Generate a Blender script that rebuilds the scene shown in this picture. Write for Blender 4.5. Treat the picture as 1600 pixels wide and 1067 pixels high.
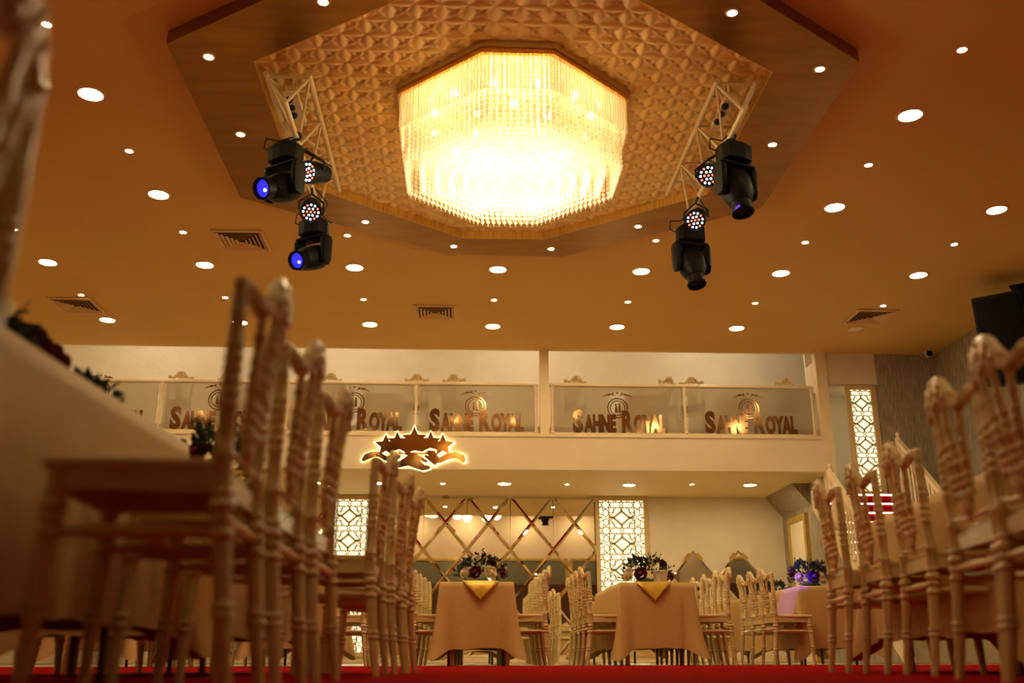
import bpy, math, random
from math import sin, cos, pi, radians, sqrt, exp
from mathutils import Vector, Matrix

for o in list(bpy.data.objects):
    bpy.data.objects.remove(o)
SC = bpy.context.scene
COL = SC.collection
random.seed(7)

# ------------------------------------------------------------------ camera
F = 1556.0
PITCH, YAW, ROLL = radians(17.676), radians(2.837), radians(-0.132)
CZ = 0.064
W_ = Vector((sin(YAW) * cos(PITCH), cos(YAW) * cos(PITCH), sin(PITCH)))
R0 = Vector((cos(YAW), -sin(YAW), 0.0))
U0 = R0.cross(W_)
R_ = R0 * cos(ROLL) + U0 * sin(ROLL)
U_ = -R0 * sin(ROLL) + U0 * cos(ROLL)
cam_d = bpy.data.cameras.new('camera')
cam = bpy.data.objects.new('camera', cam_d)
COL.objects.link(cam)
m = Matrix((R_, U_, -W_)).transposed().to_4x4()
m.translation = (0, 0, CZ)
cam.matrix_world = m
cam_d.sensor_width = 36.0
cam_d.lens = F / 1600 * 36
cam_d.clip_start = 0.02
cam_d.clip_end = 200
cam_d.dof.use_dof = True
cam_d.dof.focus_distance = 11.0
cam_d.dof.aperture_fstop = 1.6
SC.camera = cam

# ------------------------------------------------------------------ world, exposure
wd = bpy.data.worlds.new('world')
SC.world = wd
wd.use_nodes = True
wd.node_tree.nodes['Background'].inputs[0].default_value = (1.0, 0.75, 0.45, 1)
wd.node_tree.nodes['Background'].inputs[1].default_value = 0.02
vs = SC.view_settings
vs.view_transform = 'Standard'
vs.look = 'None'
vs.gamma = 1.0
vs.use_curve_mapping = False
vs.exposure = 0.55

E_BIG, E_SMALL, E_BULB, E_LAT = 100.0, 120.0, 120.0, 1.1
E_CHAND, E_UP = 14.0, 135.0


def at(px, py, X=None, Y=None, Z=None):
    """the point where the photograph's pixel meets the plane X, Y or Z"""
    d = R_ * ((px - 800) / F) + U_ * ((533.5 - py) / F) + W_
    if Z is not None:
        t = (Z - CZ) / d.z
    elif Y is not None:
        t = Y / d.y
    else:
        t = X / d.x
    return Vector((d.x * t, d.y * t, CZ + d.z * t))


# ------------------------------------------------------------------ materials
MATS = {}


def mat(name, col, rough=0.6, metal=0.0, emit=None, estr=0.0, var=0.0, vscale=6.0, bump=0.0, bscale=40.0,
        coat=0.0, spec=0.5, col2=None, stretch=None, sheen=0.0, ramp=(0.35, 0.65)):
    if name in MATS:
        return MATS[name]
    M = bpy.data.materials.new(name)
    M.use_nodes = True
    nt = M.node_tree
    b = nt.nodes['Principled BSDF']
    b.inputs['Base Color'].default_value = (*col, 1)
    b.inputs['Roughness'].default_value = rough
    b.inputs['Metallic'].default_value = metal
    b.inputs['Specular IOR Level'].default_value = spec
    b.inputs['Coat Weight'].default_value = coat
    b.inputs['Sheen Weight'].default_value = sheen
    if emit:
        b.inputs['Emission Color'].default_value = (*emit, 1)
        b.inputs['Emission Strength'].default_value = estr
    if var or col2 or bump:
        tc = nt.nodes.new('ShaderNodeTexCoord')
        mp = nt.nodes.new('ShaderNodeMapping')
        nt.links.new(tc.outputs['Object'], mp.inputs[0])
        if stretch:
            mp.inputs['Scale'].default_value = stretch
    if var or col2:
        n = nt.nodes.new('ShaderNodeTexNoise')
        n.inputs['Scale'].default_value = vscale
        n.inputs['Detail'].default_value = 5
        nt.links.new(mp.outputs[0], n.inputs['Vector'])
        r = nt.nodes.new('ShaderNodeValToRGB')
        r.color_ramp.elements[0].position = ramp[0]
        r.color_ramp.elements[1].position = ramp[1]
        c2 = col2 if col2 else tuple(c * (1 - var) for c in col)
        r.color_ramp.elements[0].color = (*c2, 1)
        r.color_ramp.elements[1].color = (*col, 1)
        nt.links.new(n.outputs['Fac'], r.inputs[0])
        nt.links.new(r.outputs[0], b.inputs['Base Color'])
    if bump:
        n2 = nt.nodes.new('ShaderNodeTexNoise')
        n2.inputs['Scale'].default_value = bscale
        n2.inputs['Detail'].default_value = 4
        nt.links.new(mp.outputs[0], n2.inputs['Vector'])
        bp = nt.nodes.new('ShaderNodeBump')
        bp.inputs['Strength'].default_value = bump
        bp.inputs['Distance'].default_value = 0.02
        nt.links.new(n2.outputs['Fac'], bp.inputs['Height'])
        nt.links.new(bp.outputs[0], b.inputs['Normal'])
    MATS[name] = M
    return M


def emis(name, col, s):
    return mat(name, (0.02, 0.02, 0.02), 0.5, emit=col, estr=s)


WHITE = mat('cream_wall_paint', (0.77, 0.64, 0.46), 0.75, var=0.05, vscale=2, bump=0.05, bscale=60)
PLASTER = mat('rough_white_plaster', (0.80, 0.71, 0.57), 0.8, var=0.06, vscale=3, bump=0.25, bscale=14)
CEIL = mat('tan_ceiling_paint', (0.72, 0.45, 0.115), 0.7, var=0.03, vscale=1.0)
SOFF = mat('yellow_soffit_paint', (0.85, 0.68, 0.36), 0.7, var=0.03, vscale=1.0)
GREYW = mat('grey_striated_wallpaper', (0.42, 0.36, 0.27), 0.8, col2=(0.24, 0.20, 0.14), vscale=14,
            stretch=(3, 3, 0.35), bump=0.3, bscale=30)
CARPET = mat('red_carpet', (0.40, 0.0015, 0.002), 0.95, spec=0.02, var=0.35, vscale=90, bump=0.4, bscale=300)
TILE = mat('pale_floor_tile', (0.55, 0.45, 0.30), 0.25, var=0.12, vscale=3)
RING = mat('brown_gold_veneer', (0.34, 0.155, 0.016), 0.30, metal=0.75, col2=(0.28, 0.12, 0.013), vscale=2, stretch=(1, 4, 1))
GOLDV = mat('gold_veneer', (0.75, 0.48, 0.10), 0.35, metal=0.5, col2=(0.58, 0.34, 0.06), vscale=5, stretch=(6, 6, 0.6))
RELIEF = mat('gold_plaster_relief', (0.92, 0.67, 0.25), 0.45, var=0.1, vscale=4)
TRUSSM = mat('cream_truss_paint', (0.74, 0.62, 0.34), 0.4, var=0.05)
BLACK = mat('black_plastic', (0.006, 0.0055, 0.005), 0.5, var=0.3, vscale=8, spec=0.12)
BLACKR = mat('black_rubber', (0.008, 0.008, 0.008), 0.6, var=0.3)
SPKM = mat('black_speaker_grille', (0.005, 0.0045, 0.004), 0.8, var=0.4, vscale=60, spec=0.1)
PEARL = mat('pearl_cream_lacquer', (0.78, 0.63, 0.31), 0.32, coat=0.3, var=0.12, vscale=9)
PATINA = mat('pearl_rust_patina', (0.80, 0.65, 0.33), 0.35, coat=0.25, col2=(0.55, 0.27, 0.08), vscale=30, ramp=(0.32, 0.50))
CLOTH = mat('beige_satin_cloth', (0.64, 0.42, 0.165), 0.55, var=0.10, vscale=22, stretch=(1, 1, 8), bump=0.12, bscale=60, spec=0.15)
GOLDN = mat('gold_napkin_satin', (0.80, 0.50, 0.05), 0.35, metal=0.25, var=0.2, vscale=18, bump=0.2, bscale=30)
STEEL = mat('dark_steel_tube', (0.14, 0.11, 0.08), 0.35, metal=0.8, var=0.1)
TTOP = mat('table_board', (0.40, 0.30, 0.18), 0.6, var=0.2)
MIRROR = mat('mirror_glass', (0.86, 0.82, 0.72), 0.015, metal=1.0, var=0.02, vscale=1)
BEVELM = mat('bevelled_mirror_edge', (0.85, 0.76, 0.55), 0.08, metal=1.0, var=0.1, vscale=3)
TAPE = mat('brown_packing_tape', (0.46, 0.28, 0.07), 0.4, var=0.15)
MGOLD = mat('bronze_mirror_acrylic', (0.46, 0.24, 0.07), 0.08, metal=1.0, var=0.15, vscale=3)
MLET = mat('brown_mirror_letters', (0.42, 0.24, 0.10), 0.10, metal=0.9, var=0.3, vscale=5)
LATM = mat('cream_cut_panel', (0.66, 0.48, 0.22), 0.5, var=0.06)
RAILM = mat('cream_painted_wood', (0.82, 0.66, 0.42), 0.4, var=0.06)
GOLDF = mat('gilt_frame', (0.66, 0.45, 0.10), 0.35, metal=0.4, var=0.25, vscale=10)
DOORM = mat('white_door_leaf', (0.85, 0.78, 0.60), 0.5, var=0.03)
LEAF = mat('dark_green_leaf', (0.035, 0.06, 0.02), 0.5, col2=(0.012, 0.03, 0.015), vscale=30)
ROSEW = mat('cream_rose_petal', (0.85, 0.74, 0.50), 0.6, var=0.08, vscale=20)
ROSER = mat('dark_red_rose_petal', (0.16, 0.006, 0.012), 0.6, var=0.3, vscale=20)
ROSEP = mat('violet_lit_rose_petal', (0.18, 0.05, 0.30), 0.6, var=0.3, vscale=20)  # violet stage light put into the petal colour
POT = mat('white_ribbed_pot', (0.82, 0.76, 0.62), 0.4, var=0.05)
VENTM = mat('vent_paint', (0.72, 0.46, 0.18), 0.5, var=0.05)
VENTD = mat('vent_dark_duct', (0.05, 0.025, 0.008), 0.9, var=0.2)
LRING = mat('light_trim_ring', (0.78, 0.55, 0.28), 0.35, metal=0.2, var=0.05)
L_BIG = emis('downlight_diffuser', (1.0, 0.76, 0.39), E_BIG)
L_SM = emis('spot_lamp', (1.0, 0.77, 0.40), E_SMALL)
L_BULB = emis('chandelier_bulb', (1.0, 0.78, 0.46), E_BULB)
L_UP = emis('balcony_downlight_diffuser', (1.0, 0.9, 0.72), E_UP)
L_LAT = emis('lattice_led_back', (1.0, 0.87, 0.50), E_LAT)
L_HALO = emis('emblem_led_halo', (1.0, 0.78, 0.32), 3.5)
L_NOSE = emis('stair_led', (1.0, 0.85, 0.60), 5.0)
L_BLUE = emis('blue_lens_glow', (0.035, 0.03, 1.0), 0.75)
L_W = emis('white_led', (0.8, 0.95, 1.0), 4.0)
L_R = emis('red_led', (1.0, 0.12, 0.05), 3.0)
GILT = mat('gold_chandelier_band', (0.80, 0.50, 0.14), 0.15, metal=1.0, var=0.1)


def crystal_mat():
    M = bpy.data.materials.new('cut_crystal')
    M.use_nodes = True
    nt = M.node_tree
    b = nt.nodes['Principled BSDF']
    b.inputs['Base Color'].default_value = (0.95, 0.92, 0.82, 1)
    b.inputs['Roughness'].default_value = 0.12
    b.inputs['Specular IOR Level'].default_value = 0.8
    n = nt.nodes.new('ShaderNodeTexNoise')
    n.inputs['Scale'].default_value = 30
    tc = nt.nodes.new('ShaderNodeTexCoord')
    nt.links.new(tc.outputs['Object'], n.inputs['Vector'])
    bp = nt.nodes.new('ShaderNodeBump')
    bp.inputs['Strength'].default_value = 0.3
    nt.links.new(n.outputs['Fac'], bp.inputs['Height'])
    nt.links.new(bp.outputs[0], b.inputs['Normal'])
    t = nt.nodes.new('ShaderNodeBsdfTranslucent')
    t.inputs[0].default_value = (1.0, 0.96, 0.86, 1)
    g = nt.nodes.new('ShaderNodeBsdfTransparent')
    g.inputs[0].default_value = (1.0, 0.98, 0.92, 1)
    m1 = nt.nodes.new('ShaderNodeMixShader')
    m1.inputs[0].default_value = 0.5
    m2 = nt.nodes.new('ShaderNodeMixShader')
    m2.inputs[0].default_value = 0.35
    nt.links.new(b.outputs[0], m1.inputs[1])
    nt.links.new(t.outputs[0], m1.inputs[2])
    nt.links.new(m1.outputs[0], m2.inputs[1])
    nt.links.new(g.outputs[0], m2.inputs[2])
    nt.links.new(m2.outputs[0], nt.nodes['Material Output'].inputs[0])
    return M


def frosted_mat():
    M = bpy.data.materials.new('frosted_glass_film')
    M.use_nodes = True
    nt = M.node_tree
    b = nt.nodes['Principled BSDF']
    b.inputs['Base Color'].default_value = (0.52, 0.45, 0.34, 1)
    b.inputs['Roughness'].default_value = 0.25
    n = nt.nodes.new('ShaderNodeTexNoise')
    n.inputs['Scale'].default_value = 2.5
    tc = nt.nodes.new('ShaderNodeTexCoord')
    nt.links.new(tc.outputs['Object'], n.inputs['Vector'])
    r = nt.nodes.new('ShaderNodeValToRGB')
    r.color_ramp.elements[0].color = (0.44, 0.38, 0.28, 1)
    r.color_ramp.elements[1].color = (0.56, 0.49, 0.38, 1)
    nt.links.new(n.outputs['Fac'], r.inputs[0])
    nt.links.new(r.outputs[0], b.inputs['Base Color'])
    g = nt.nodes.new('ShaderNodeBsdfRefraction')
    g.inputs['Color'].default_value = (0.92, 0.88, 0.8, 1)
    g.inputs['Roughness'].default_value = 0.3
    g.inputs['IOR'].default_value = 1.2
    mx = nt.nodes.new('ShaderNodeMixShader')
    mx.inputs[0].default_value = 0.6
    nt.links.new(b.outputs[0], mx.inputs[1])
    nt.links.new(g.outputs[0], mx.inputs[2])
    nt.links.new(mx.outputs[0], nt.nodes['Material Output'].inputs[0])
    return M


CRYST = crystal_mat()
FROST = frosted_mat()


# ------------------------------------------------------------------ mesh builder
class MB:
    def __init__(s):
        s.v = []
        s.f = []

    def add(s, vs_, fs):
        n = len(s.v)
        s.v += [tuple(v) for v in vs_]
        s.f += [tuple(i + n for i in f) for f in fs]
        return s

    def box(s, a, b):
        x0, y0, z0 = a
        x1, y1, z1 = b
        return s.add([(x0, y0, z0), (x1, y0, z0), (x1, y1, z0), (x0, y1, z0), (x0, y0, z1), (x1, y0, z1), (x1, y1, z1), (x0, y1, z1)],
                     [(0, 3, 2, 1), (4, 5, 6, 7), (0, 1, 5, 4), (1, 2, 6, 5), (2, 3, 7, 6), (3, 0, 4, 7)])

    def bevbox(s, a, b, r):
        """box with chamfered vertical and horizontal edges"""
        x0, y0, z0 = a
        x1, y1, z1 = b

        def ring(i, z):
            return [(x0 + i + r, y0 + i, z), (x1 - i - r, y0 + i, z), (x1 - i, y0 + i + r, z), (x1 - i, y1 - i - r, z),
                    (x1 - i - r, y1 - i, z), (x0 + i + r, y1 - i, z), (x0 + i, y1 - i - r, z), (x0 + i, y0 + i + r, z)]
        rings = [ring(r, z0), ring(0, z0 + r), ring(0, z1 - r), ring(r, z1)]
        vs_ = sum(rings, [])
        fs = [tuple(range(7, -1, -1)), tuple(range(24, 32))]
        for k in range(3):
            for i in range(8):
                j = (i + 1) % 8
                fs.append((k * 8 + i, k * 8 + j, k * 8 + 8 + j, k * 8 + 8 + i))
        return s.add(vs_, fs)

    def rings(s, rings, closed=True, cap=True):
        n = len(rings[0])
        vs_ = sum([list(r) for r in rings], [])
        fs = []
        for k in range(len(rings) - 1):
            for i in range(n if closed else n - 1):
                j = (i + 1) % n
                fs.append((k * n + i, k * n + j, (k + 1) * n + j, (k + 1) * n + i))
        if cap:
            fs.append(tuple(range(n - 1, -1, -1)))
            fs.append(tuple(range((len(rings) - 1) * n, len(rings) * n)))
        return s.add(vs_, fs)

    def path(s, pts, rad, seg=8):
        """tube through points; rad a number or a list"""
        pts = [Vector(p) for p in pts]
        rr = rad if isinstance(rad, (list, tuple)) else [rad] * len(pts)
        rings = []
        up = None
        for i, p in enumerate(pts):
            t = (pts[min(i + 1, len(pts) - 1)] - pts[max(i - 1, 0)])
            if t.length < 1e-9:
                t = Vector((0, 0, 1))
            t.normalize()
            if up is None:
                up = Vector((1, 0, 0)) if abs(t.x) < 0.9 else Vector((0, 1, 0))
            a = (up - t * up.dot(t)).normalized()
            up = a
            b = t.cross(a)
            rings.append([p + (a * cos(2 * pi * k / seg) + b * sin(2 * pi * k / seg)) * rr[i] for k in range(seg)])
        return s.rings(rings)

    def lathe(s, prof, seg=12, o=(0, 0, 0), M=None):
        rings = []
        for r, z in prof:
            ring = []
            for k in range(seg):
                v = Vector((r * cos(2 * pi * k / seg), r * sin(2 * pi * k / seg), z))
                if M is not None:
                    v = M @ v
                ring.append(v + Vector(o))
            rings.append(ring)
        return s.rings(rings)

    def ell(s, c, r, seg=8, rows=5, M=None):
        rx, ry, rz = r if isinstance(r, (tuple, list)) else (r, r, r)
        vs_ = []
        for i in range(rows + 1):
            th = pi * i / rows
            for k in range(seg):
                v = Vector((rx * sin(th) * cos(2 * pi * k / seg), ry * sin(th) * sin(2 * pi * k / seg), rz * cos(th)))
                if M is not None:
                    v = M @ v
                vs_.append(v + Vector(c))
        fs = []
        for i in range(rows):
            for k in range(seg):
                j = (k + 1) % seg
                if i == 0:
                    fs.append((0, seg + k, seg + j))
                elif i == rows - 1:
                    fs.append((i * seg + k, (i + 1) * seg, i * seg + j))
                else:
                    fs.append((i * seg + k, (i + 1) * seg + k, (i + 1) * seg + j, i * seg + j))
        return s.add(vs_, fs)

    def prism(s, poly, d, o, ax, ay):
        """2-D polygon in the plane ax, ay through o, extruded by vector d"""
        o = Vector(o); ax = Vector(ax); ay = Vector(ay); d = Vector(d)
        n = len(poly)
        vs_ = [o + ax * p[0] + ay * p[1] for p in poly] + [o + ax * p[0] + ay * p[1] + d for p in poly]
        fs = [tuple(range(n - 1, -1, -1)), tuple(range(n, 2 * n))]
        for i in range(n):
            j = (i + 1) % n
            fs.append((i, j, n + j, n + i))
        return s.add(vs_, fs)

    def bar(s, p, q, w, h, up=(0, 0, 1)):
        """rectangular bar p to q, w wide, h along up"""
        p = Vector(p); q = Vector(q); t = (q - p).normalized(); up = Vector(up)
        a = t.cross(up).normalized() * (w / 2)
        b = a.cross(t).normalized() * (h / 2)
        vs_ = [p - a - b, p + a - b, p + a + b, p - a + b, q - a - b, q + a - b, q + a + b, q - a + b]
        return s.add(vs_, [(0, 1, 2, 3), (7, 6, 5, 4), (0, 4, 5, 1), (1, 5, 6, 2), (2, 6, 7, 3), (3, 7, 4, 0)])

    def mesh(s, name, ma, smooth=False):
        me = bpy.data.meshes.new(name)
        me.from_pydata(s.v, [], s.f)
        me.materials.append(ma)
        if smooth:
            for p in me.polygons:
                p.use_smooth = True
        me.update()
        return me

    def build(s, name, ma, parent=None, smooth=False, fix=True):
        me = s.mesh(name, ma, smooth)
        if fix:
            import bmesh
            bm = bmesh.new()
            bm.from_mesh(me)
            bmesh.ops.recalc_face_normals(bm, faces=bm.faces)
            bm.to_mesh(me)
            bm.free()
            if smooth:
                me.set_sharp_from_angle(angle=radians(40))
        return link(name, me, parent)


def link(name, me, parent=None, loc=None):
    o = bpy.data.objects.new(name, me)
    COL.objects.link(o)
    if parent is not None:
        o.parent = parent
    if loc is not None:
        o.location = loc
    return o


def tag(o, label=None, cat=None, group=None, kind=None):
    if label: o['label'] = label
    if cat: o['category'] = cat
    if group: o['group'] = group
    if kind: o['kind'] = kind
    return o


def thing(name, label, cat, loc=(0, 0, 0), rz=0.0, group=None):
    o = bpy.data.objects.new(name, None)
    o.empty_display_size = 0.1
    COL.objects.link(o)
    o.location = loc
    o.rotation_euler = (0, 0, rz)
    return tag(o, label, cat, group)


KIDS = {}


def copy_tree(o, parent=None):
    c = o.copy()
    COL.objects.link(c)
    if parent is not None:
        c.parent = parent
    for ch in [x for x in ALLKIDS(o)]:
        copy_tree(ch, c)
    return c


def ALLKIDS(o):
    return list(o.children)


def struct(name, mb, ma, parent=None):
    o = mb.build(name, ma, parent)
    if parent is None:
        o['kind'] = 'structure'
    return o


ORD = ['first', 'second', 'third', 'fourth', 'fifth', 'sixth', 'seventh', 'eighth', 'ninth', 'tenth', 'eleventh', 'twelfth']

# ------------------------------------------------------------------ the room
ZC = 4.87          # main ceiling
YB = 15.5          # plane of the balcony front
Y2 = 18.1          # back wall
ZS = 2.886         # underside of the balcony
ZP = 3.462         # top of the parapet band
XL, XR, YR = -7.5, 7.8, -3.5

fl = struct('floor', MB().box((XL - .1, YR - .1, -0.12), (XR + .1, Y2 + .1, -0.006)), TILE)
carpet = MB().box((XL, YR, -0.006), (XR, 10.35, 0.0)).build('red_carpet', CARPET)
tag(carpet, 'red carpet covering the floor in front of the far tables', 'carpet')
struct('ceiling', MB().box((XL - .1, YR - .1, ZC), (XR + .1, YB, ZC + .1)), CEIL)
struct('wall_left', MB().box((XL - .1, YR - .1, 0), (XL, Y2 + .1, 6.7)), WHITE)
struct('wall_right', MB().box((XR, YR - .1, 0), (XR + .1, Y2 + .1, 6.7)), GREYW)
struct('wall_rear', MB().box((XL, YR - .1, 0), (XR, YR, ZC)), WHITE)
struct('wall_back', MB().box((XL, Y2, 0), (XR, Y2 + .1, 6.7)), PLASTER)
struct('baseboard_back', MB().box((-6.9, Y2 - .05, 0), (5.8, Y2, 0.09)), RAILM)
struct('floor_balcony', MB().box((XL, YB + .02, ZS + .02), (5.84, Y2, ZP - .02)), SOFF)
struct('floor_balcony_platform', MB().box((XL, YB + .14, ZP - .02), (5.84, Y2, 3.62)), SOFF)
struct('ceiling_under_balcony', MB().box((XL, YB + .02, ZS), (5.84, Y2, ZS + .02)), SOFF)
struct('wall_balcony_parapet', MB().box((XL, YB - .06, ZS), (5.926, YB + .02, ZP)), WHITE)
struct('trim_parapet', MB().box((XL, YB - .08, ZP - .05), (5.75, YB + .04, ZP)), RAILM)
struct('ceiling_balcony', MB().box((XL, YB, 6.6), (XR, Y2, 6.7)), WHITE)
struct('wall_balcony_fascia', MB().box((XL, YB, ZC), (XR, YB + .06, 6.6)), WHITE)
p = at(843, 600, Y=YB); q = at(857, 600, Y=YB)
struct('wall_pillar_centre', MB().box((p.x, YB - .07, ZP), (q.x, YB + .06, ZC)), RAILM)
struct('wall_pillar_end', MB().box((5.755, YB - .07, 0), (5.926, YB + .08, ZC)), RAILM)
# stair well at the right end
struct('wall_stair_header', MB().box((5.926, YB, 4.35), (6.775, 16.38, ZC)), WHITE)
struct('wall_stair_rear', MB().box((5.926, 16.38, 0), (XR, 16.45, 6.6)), WHITE)
struct('wall_grey_front', MB().box((6.775, YB, 0), (XR, YB + .08, ZC)), GREYW)
struct('wall_grey_side', MB().box((5.85, YB + .08, 0), (5.926, Y2, ZS)), GREYW)
p = at(1230, 755, Z=ZS)
b = MB()
b.prism([(5.55, ZS), (5.85, ZS), (5.85, 2.52)], (0, Y2 - p.y, 0), (0, p.y, 0), (1, 0, 0), (0, 0, 1))
struct('wall_grey_bulkhead', b, GREYW)
# low bulkhead over the camera end of the hall, seen only in the mirrors
struct('wall_front_bulkhead', MB().box((XL, 1.25, 2.47), (XR, 1.5, ZC)), WHITE)

# door in the grey side wall
d = thing('door_1', None, None)
d['kind'] = 'structure'
y0, y1 = 16.72, 17.66
MB().box((5.80, y0 + .1, 0), (5.85, y1 - .1, 2.32)).build('door_leaf', DOORM, d)
fr = MB()
fr.box((5.78, y0, 0), (5.85, y0 + .1, 2.42)).box((5.78, y1 - .1, 0), (5.85, y1, 2.42)).box((5.78, y0 + .1, 2.32), (5.85, y1 - .1, 2.42))
fr.build('door_frame', GOLDF, d)
MB().path([(5.80, y0 + .2, 1.0), (5.75, y0 + .2, 1.0), (5.75, y0 + .32, 1.0)], .012).build('door_handle', STEEL, d)

# ------------------------------------------------------------------ octagonal ceiling frame with relief panel
OUT = [(-2.41, 6.98), (-2.41, 9.77), (-0.22, 11.25), (1.174, 11.25), (3.22, 9.77), (3.22, 6.98), (1.174, 5.5), (-0.22, 5.5)]
INN = [(-1.765, 7.2), (-1.765, 9.38), (-0.05, 10.745), (0.90, 10.745), (2.55, 9.47), (2.55, 7.16), (0.90, 6.0), (-0.05, 6.0)]
ZR = ZC - .12
tray = thing('octagonal_ceiling_frame', 'brown and gold octagonal frame hung under the ceiling around the chandelier', 'ceiling frame', (0.4, 8.4, ZR))
for k in range(8):
    j = (k + 1) % 8
    b = MB()
    o_, o2, i_, i2 = OUT[k], OUT[j], INN[k], INN[j]
    V = [(o_[0], o_[1]), (o2[0], o2[1]), (i2[0], i2[1]), (i_[0], i_[1])]
    b.add([(x - .4, y - 8.4, 0) for x, y in V] + [(x - .4, y - 8.4, .119) for x, y in V],
          [(0, 1, 2, 3), (7, 6, 5, 4), (0, 4, 5, 1), (1, 5, 6, 2), (2, 6, 7, 3), (3, 7, 4, 0)])
    b.build('frame_segment', RING, tray)
    # gold lining of the inner reveal
    b = MB()
    c = Vector((0.4, 8.4))
    n1 = Vector(i_) - c; n2 = Vector(i2) - c
    a1 = n1 * .996; a2 = n2 * .996
    b.add([(n1.x, n1.y, 0), (n2.x, n2.y, 0), (a2.x, a2.y, 0), (a1.x, a1.y, 0), (n1.x, n1.y, .115), (n2.x, n2.y, .115), (a2.x, a2.y, .115), (a1.x, a1.y, .115)],
          [(0, 1, 2, 3), (7, 6, 5, 4), (0, 4, 5, 1), (1, 5, 6, 2), (2, 6, 7, 3), (3, 7, 4, 0)])
    b.build('gold_reveal', GOLDV, tray)


def inside(x, y, poly):
    r = False
    n = len(poly)
    for i in range(n):
        x1, y1 = poly[i]; x2, y2 = poly[(i + 1) % n]
        if (y1 > y) != (y2 > y) and x < (x2 - x1) * (y - y1) / (y2 - y1) + x1:
            r = not r
    return r


def relief():
    S = 0.205
    N = 16
    RR = sqrt(.5)

    def hgt(u, v):          # node at integer coordinates, petals along both grid directions
        fu = u - math.floor(u); fv = v - math.floor(v)
        h = 0.0
        best = -1
        # horizontal petal between (0,k) and (1,k): circles about (.5, k +- .5)
        for (a, bb, k) in ((fu, fv, 0), (fu, fv, 1), (fv, fu, 0), (fv, fu, 1)):
            t = RR - max(math.hypot(a - .5, bb - k - .5), math.hypot(a - .5, bb - k + .5))
            best = max(best, t)
        if best > 0:
            t = best / (RR - .5)
            h = .019 * t * (2 - t) + .004
        else:
            t = -best / .207
            cu, cv = abs(fu - .5), abs(fv - .5)
            h = .022 * min(1, 1.3 * t) * (1 - min(1, 1.5 * abs(cu - cv) / max(cu, cv, .05)))
        return h
    x0, x1, y0, y1 = -1.85, 2.65, 5.9, 10.85
    nx = int((x1 - x0) / S * N); ny = int((y1 - y0) / S * N)
    idx = {}
    V = []; Fc = []
    for j in range(ny):
        for i in range(nx):
            cx = x0 + (i + .5) * S / N; cy = y0 + (j + .5) * S / N
            if not inside(cx, cy, OUT):
                continue
            if (cx - .4) ** 2 + (cy - 8.0) ** 2 < .5:
                continue
            # skip what lies well above the frame ring
            if not inside(.4 + (cx - .4) / 1.04, 8.4 + (cy - 8.4) / 1.04, INN):
                continue
            quad = []
            for (a, bq) in ((i, j), (i, j + 1), (i + 1, j + 1), (i + 1, j)):
                if (a, bq) not in idx:
                    x = x0 + a * S / N; y = y0 + bq * S / N
                    idx[(a, bq)] = len(V)
                    V.append((x - .4, y - 8.4, (ZC - .012) - ZR - hgt(a / N, bq / N)))
                quad.append(idx[(a, bq)])
            Fc.append(tuple(quad))
    mb = MB()
    mb.v = V; mb.f = Fc
    o = mb.build('relief_panel', RELIEF, tray, smooth=True, fix=False)
    o['kind'] = 'stuff'
    o['label'] = 'embossed gold petal pattern panel'


relief()

# ------------------------------------------------------------------ chandelier
CHX, CHY = 0.40, 7.99


def octa(s):
    a, bf, bs = 1.0 * s, .29 * s, .34 * s
    return [(-bf, -a), (bf, -a), (a, -bs), (a, bs), (bf, a), (-bf, a), (-a, bs), (-a, -bs)]


def along(poly, step):
    pts = []
    n = len(poly)
    for i in range(n):
        p = Vector(poly[i]); q = Vector(poly[(i + 1) % n])
        k = max(1, int(round((q - p).length / step)))
        for t in range(k):
            pts.append(p.lerp(q, (t + .5) / k))
    return pts


chan = thing('crystal_chandelier', 'huge glowing octagonal crystal bead chandelier at the centre of the ceiling', 'chandelier', (CHX, CHY, ZC))


def octband(s0, s1, z0, z1):
    b = MB()
    A, B = octa(s0), octa(s1)
    rings = [[(x, y, z0) for x, y in A], [(x, y, z1) for x, y in A], [(x, y, z1) for x, y in B], [(x, y, z0) for x, y in B]]
    rings.append(rings[0])
    return b.rings(rings, cap=False)


octband(1.03, .90, -.075, -.012).build('ceiling_plate', LATM, chan)
octband(1.015, .97, -.125, -.076).build('gold_band', GILT, chan)
rod_me = MB().lathe([(.004, -.33), (.0095, -.325), (.0095, -.02), (.004, -.01)], 6).mesh('glass_rod', CRYST)
for p in along(octa(.985), .036)[:]:
    link('glass_rod', rod_me, chan, (p.x, p.y, -.11))


def strand(n, r, pitch, z0):
    b = MB()
    for i in range(n):
        b.ell((0, 0, z0 - pitch * i), (r, r, r * .95), 6, 4)
    b.lathe([(.003, z0 - pitch * n), (.003, z0)], 4)
    return b


NB = 15
st_me = strand(NB, .0215, .044, -.05).mesh('bead_strand', CRYST, True)
cnt = 0
for s_ in (.93, .80):
    for p in along(octa(s_), .052):
        link('bead_strand', st_me, chan, (p.x, p.y, -.075 - (.93 - s_) * .12))
        cnt += 1
core = MB()
for s_ in (.67, .54, .41, .28, .14):
    for p in along(octa(s_), .06):
        one = strand(NB - 6, .0215, .044, -.05)
        dz = -.075 - .264 - (.93 - s_) * .12
        core.add([(x + p.x, y + p.y, z + dz) for x, y, z in one.v], one.f)
o = core.build('inner_bead_strands', CRYST, chan, smooth=True, fix=False)
o['kind'] = 'stuff'
for s_, n_ in ((.72, 12), (.36, 6)):
    for k in range(n_):
        a = 2 * pi * (k + .5) / n_
        MB().ell((0, 0, 0), .035, 10, 6).build('lamp_bulb', L_BULB, chan, True).location = (cos(a) * s_, sin(a) * s_, -.20)
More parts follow.
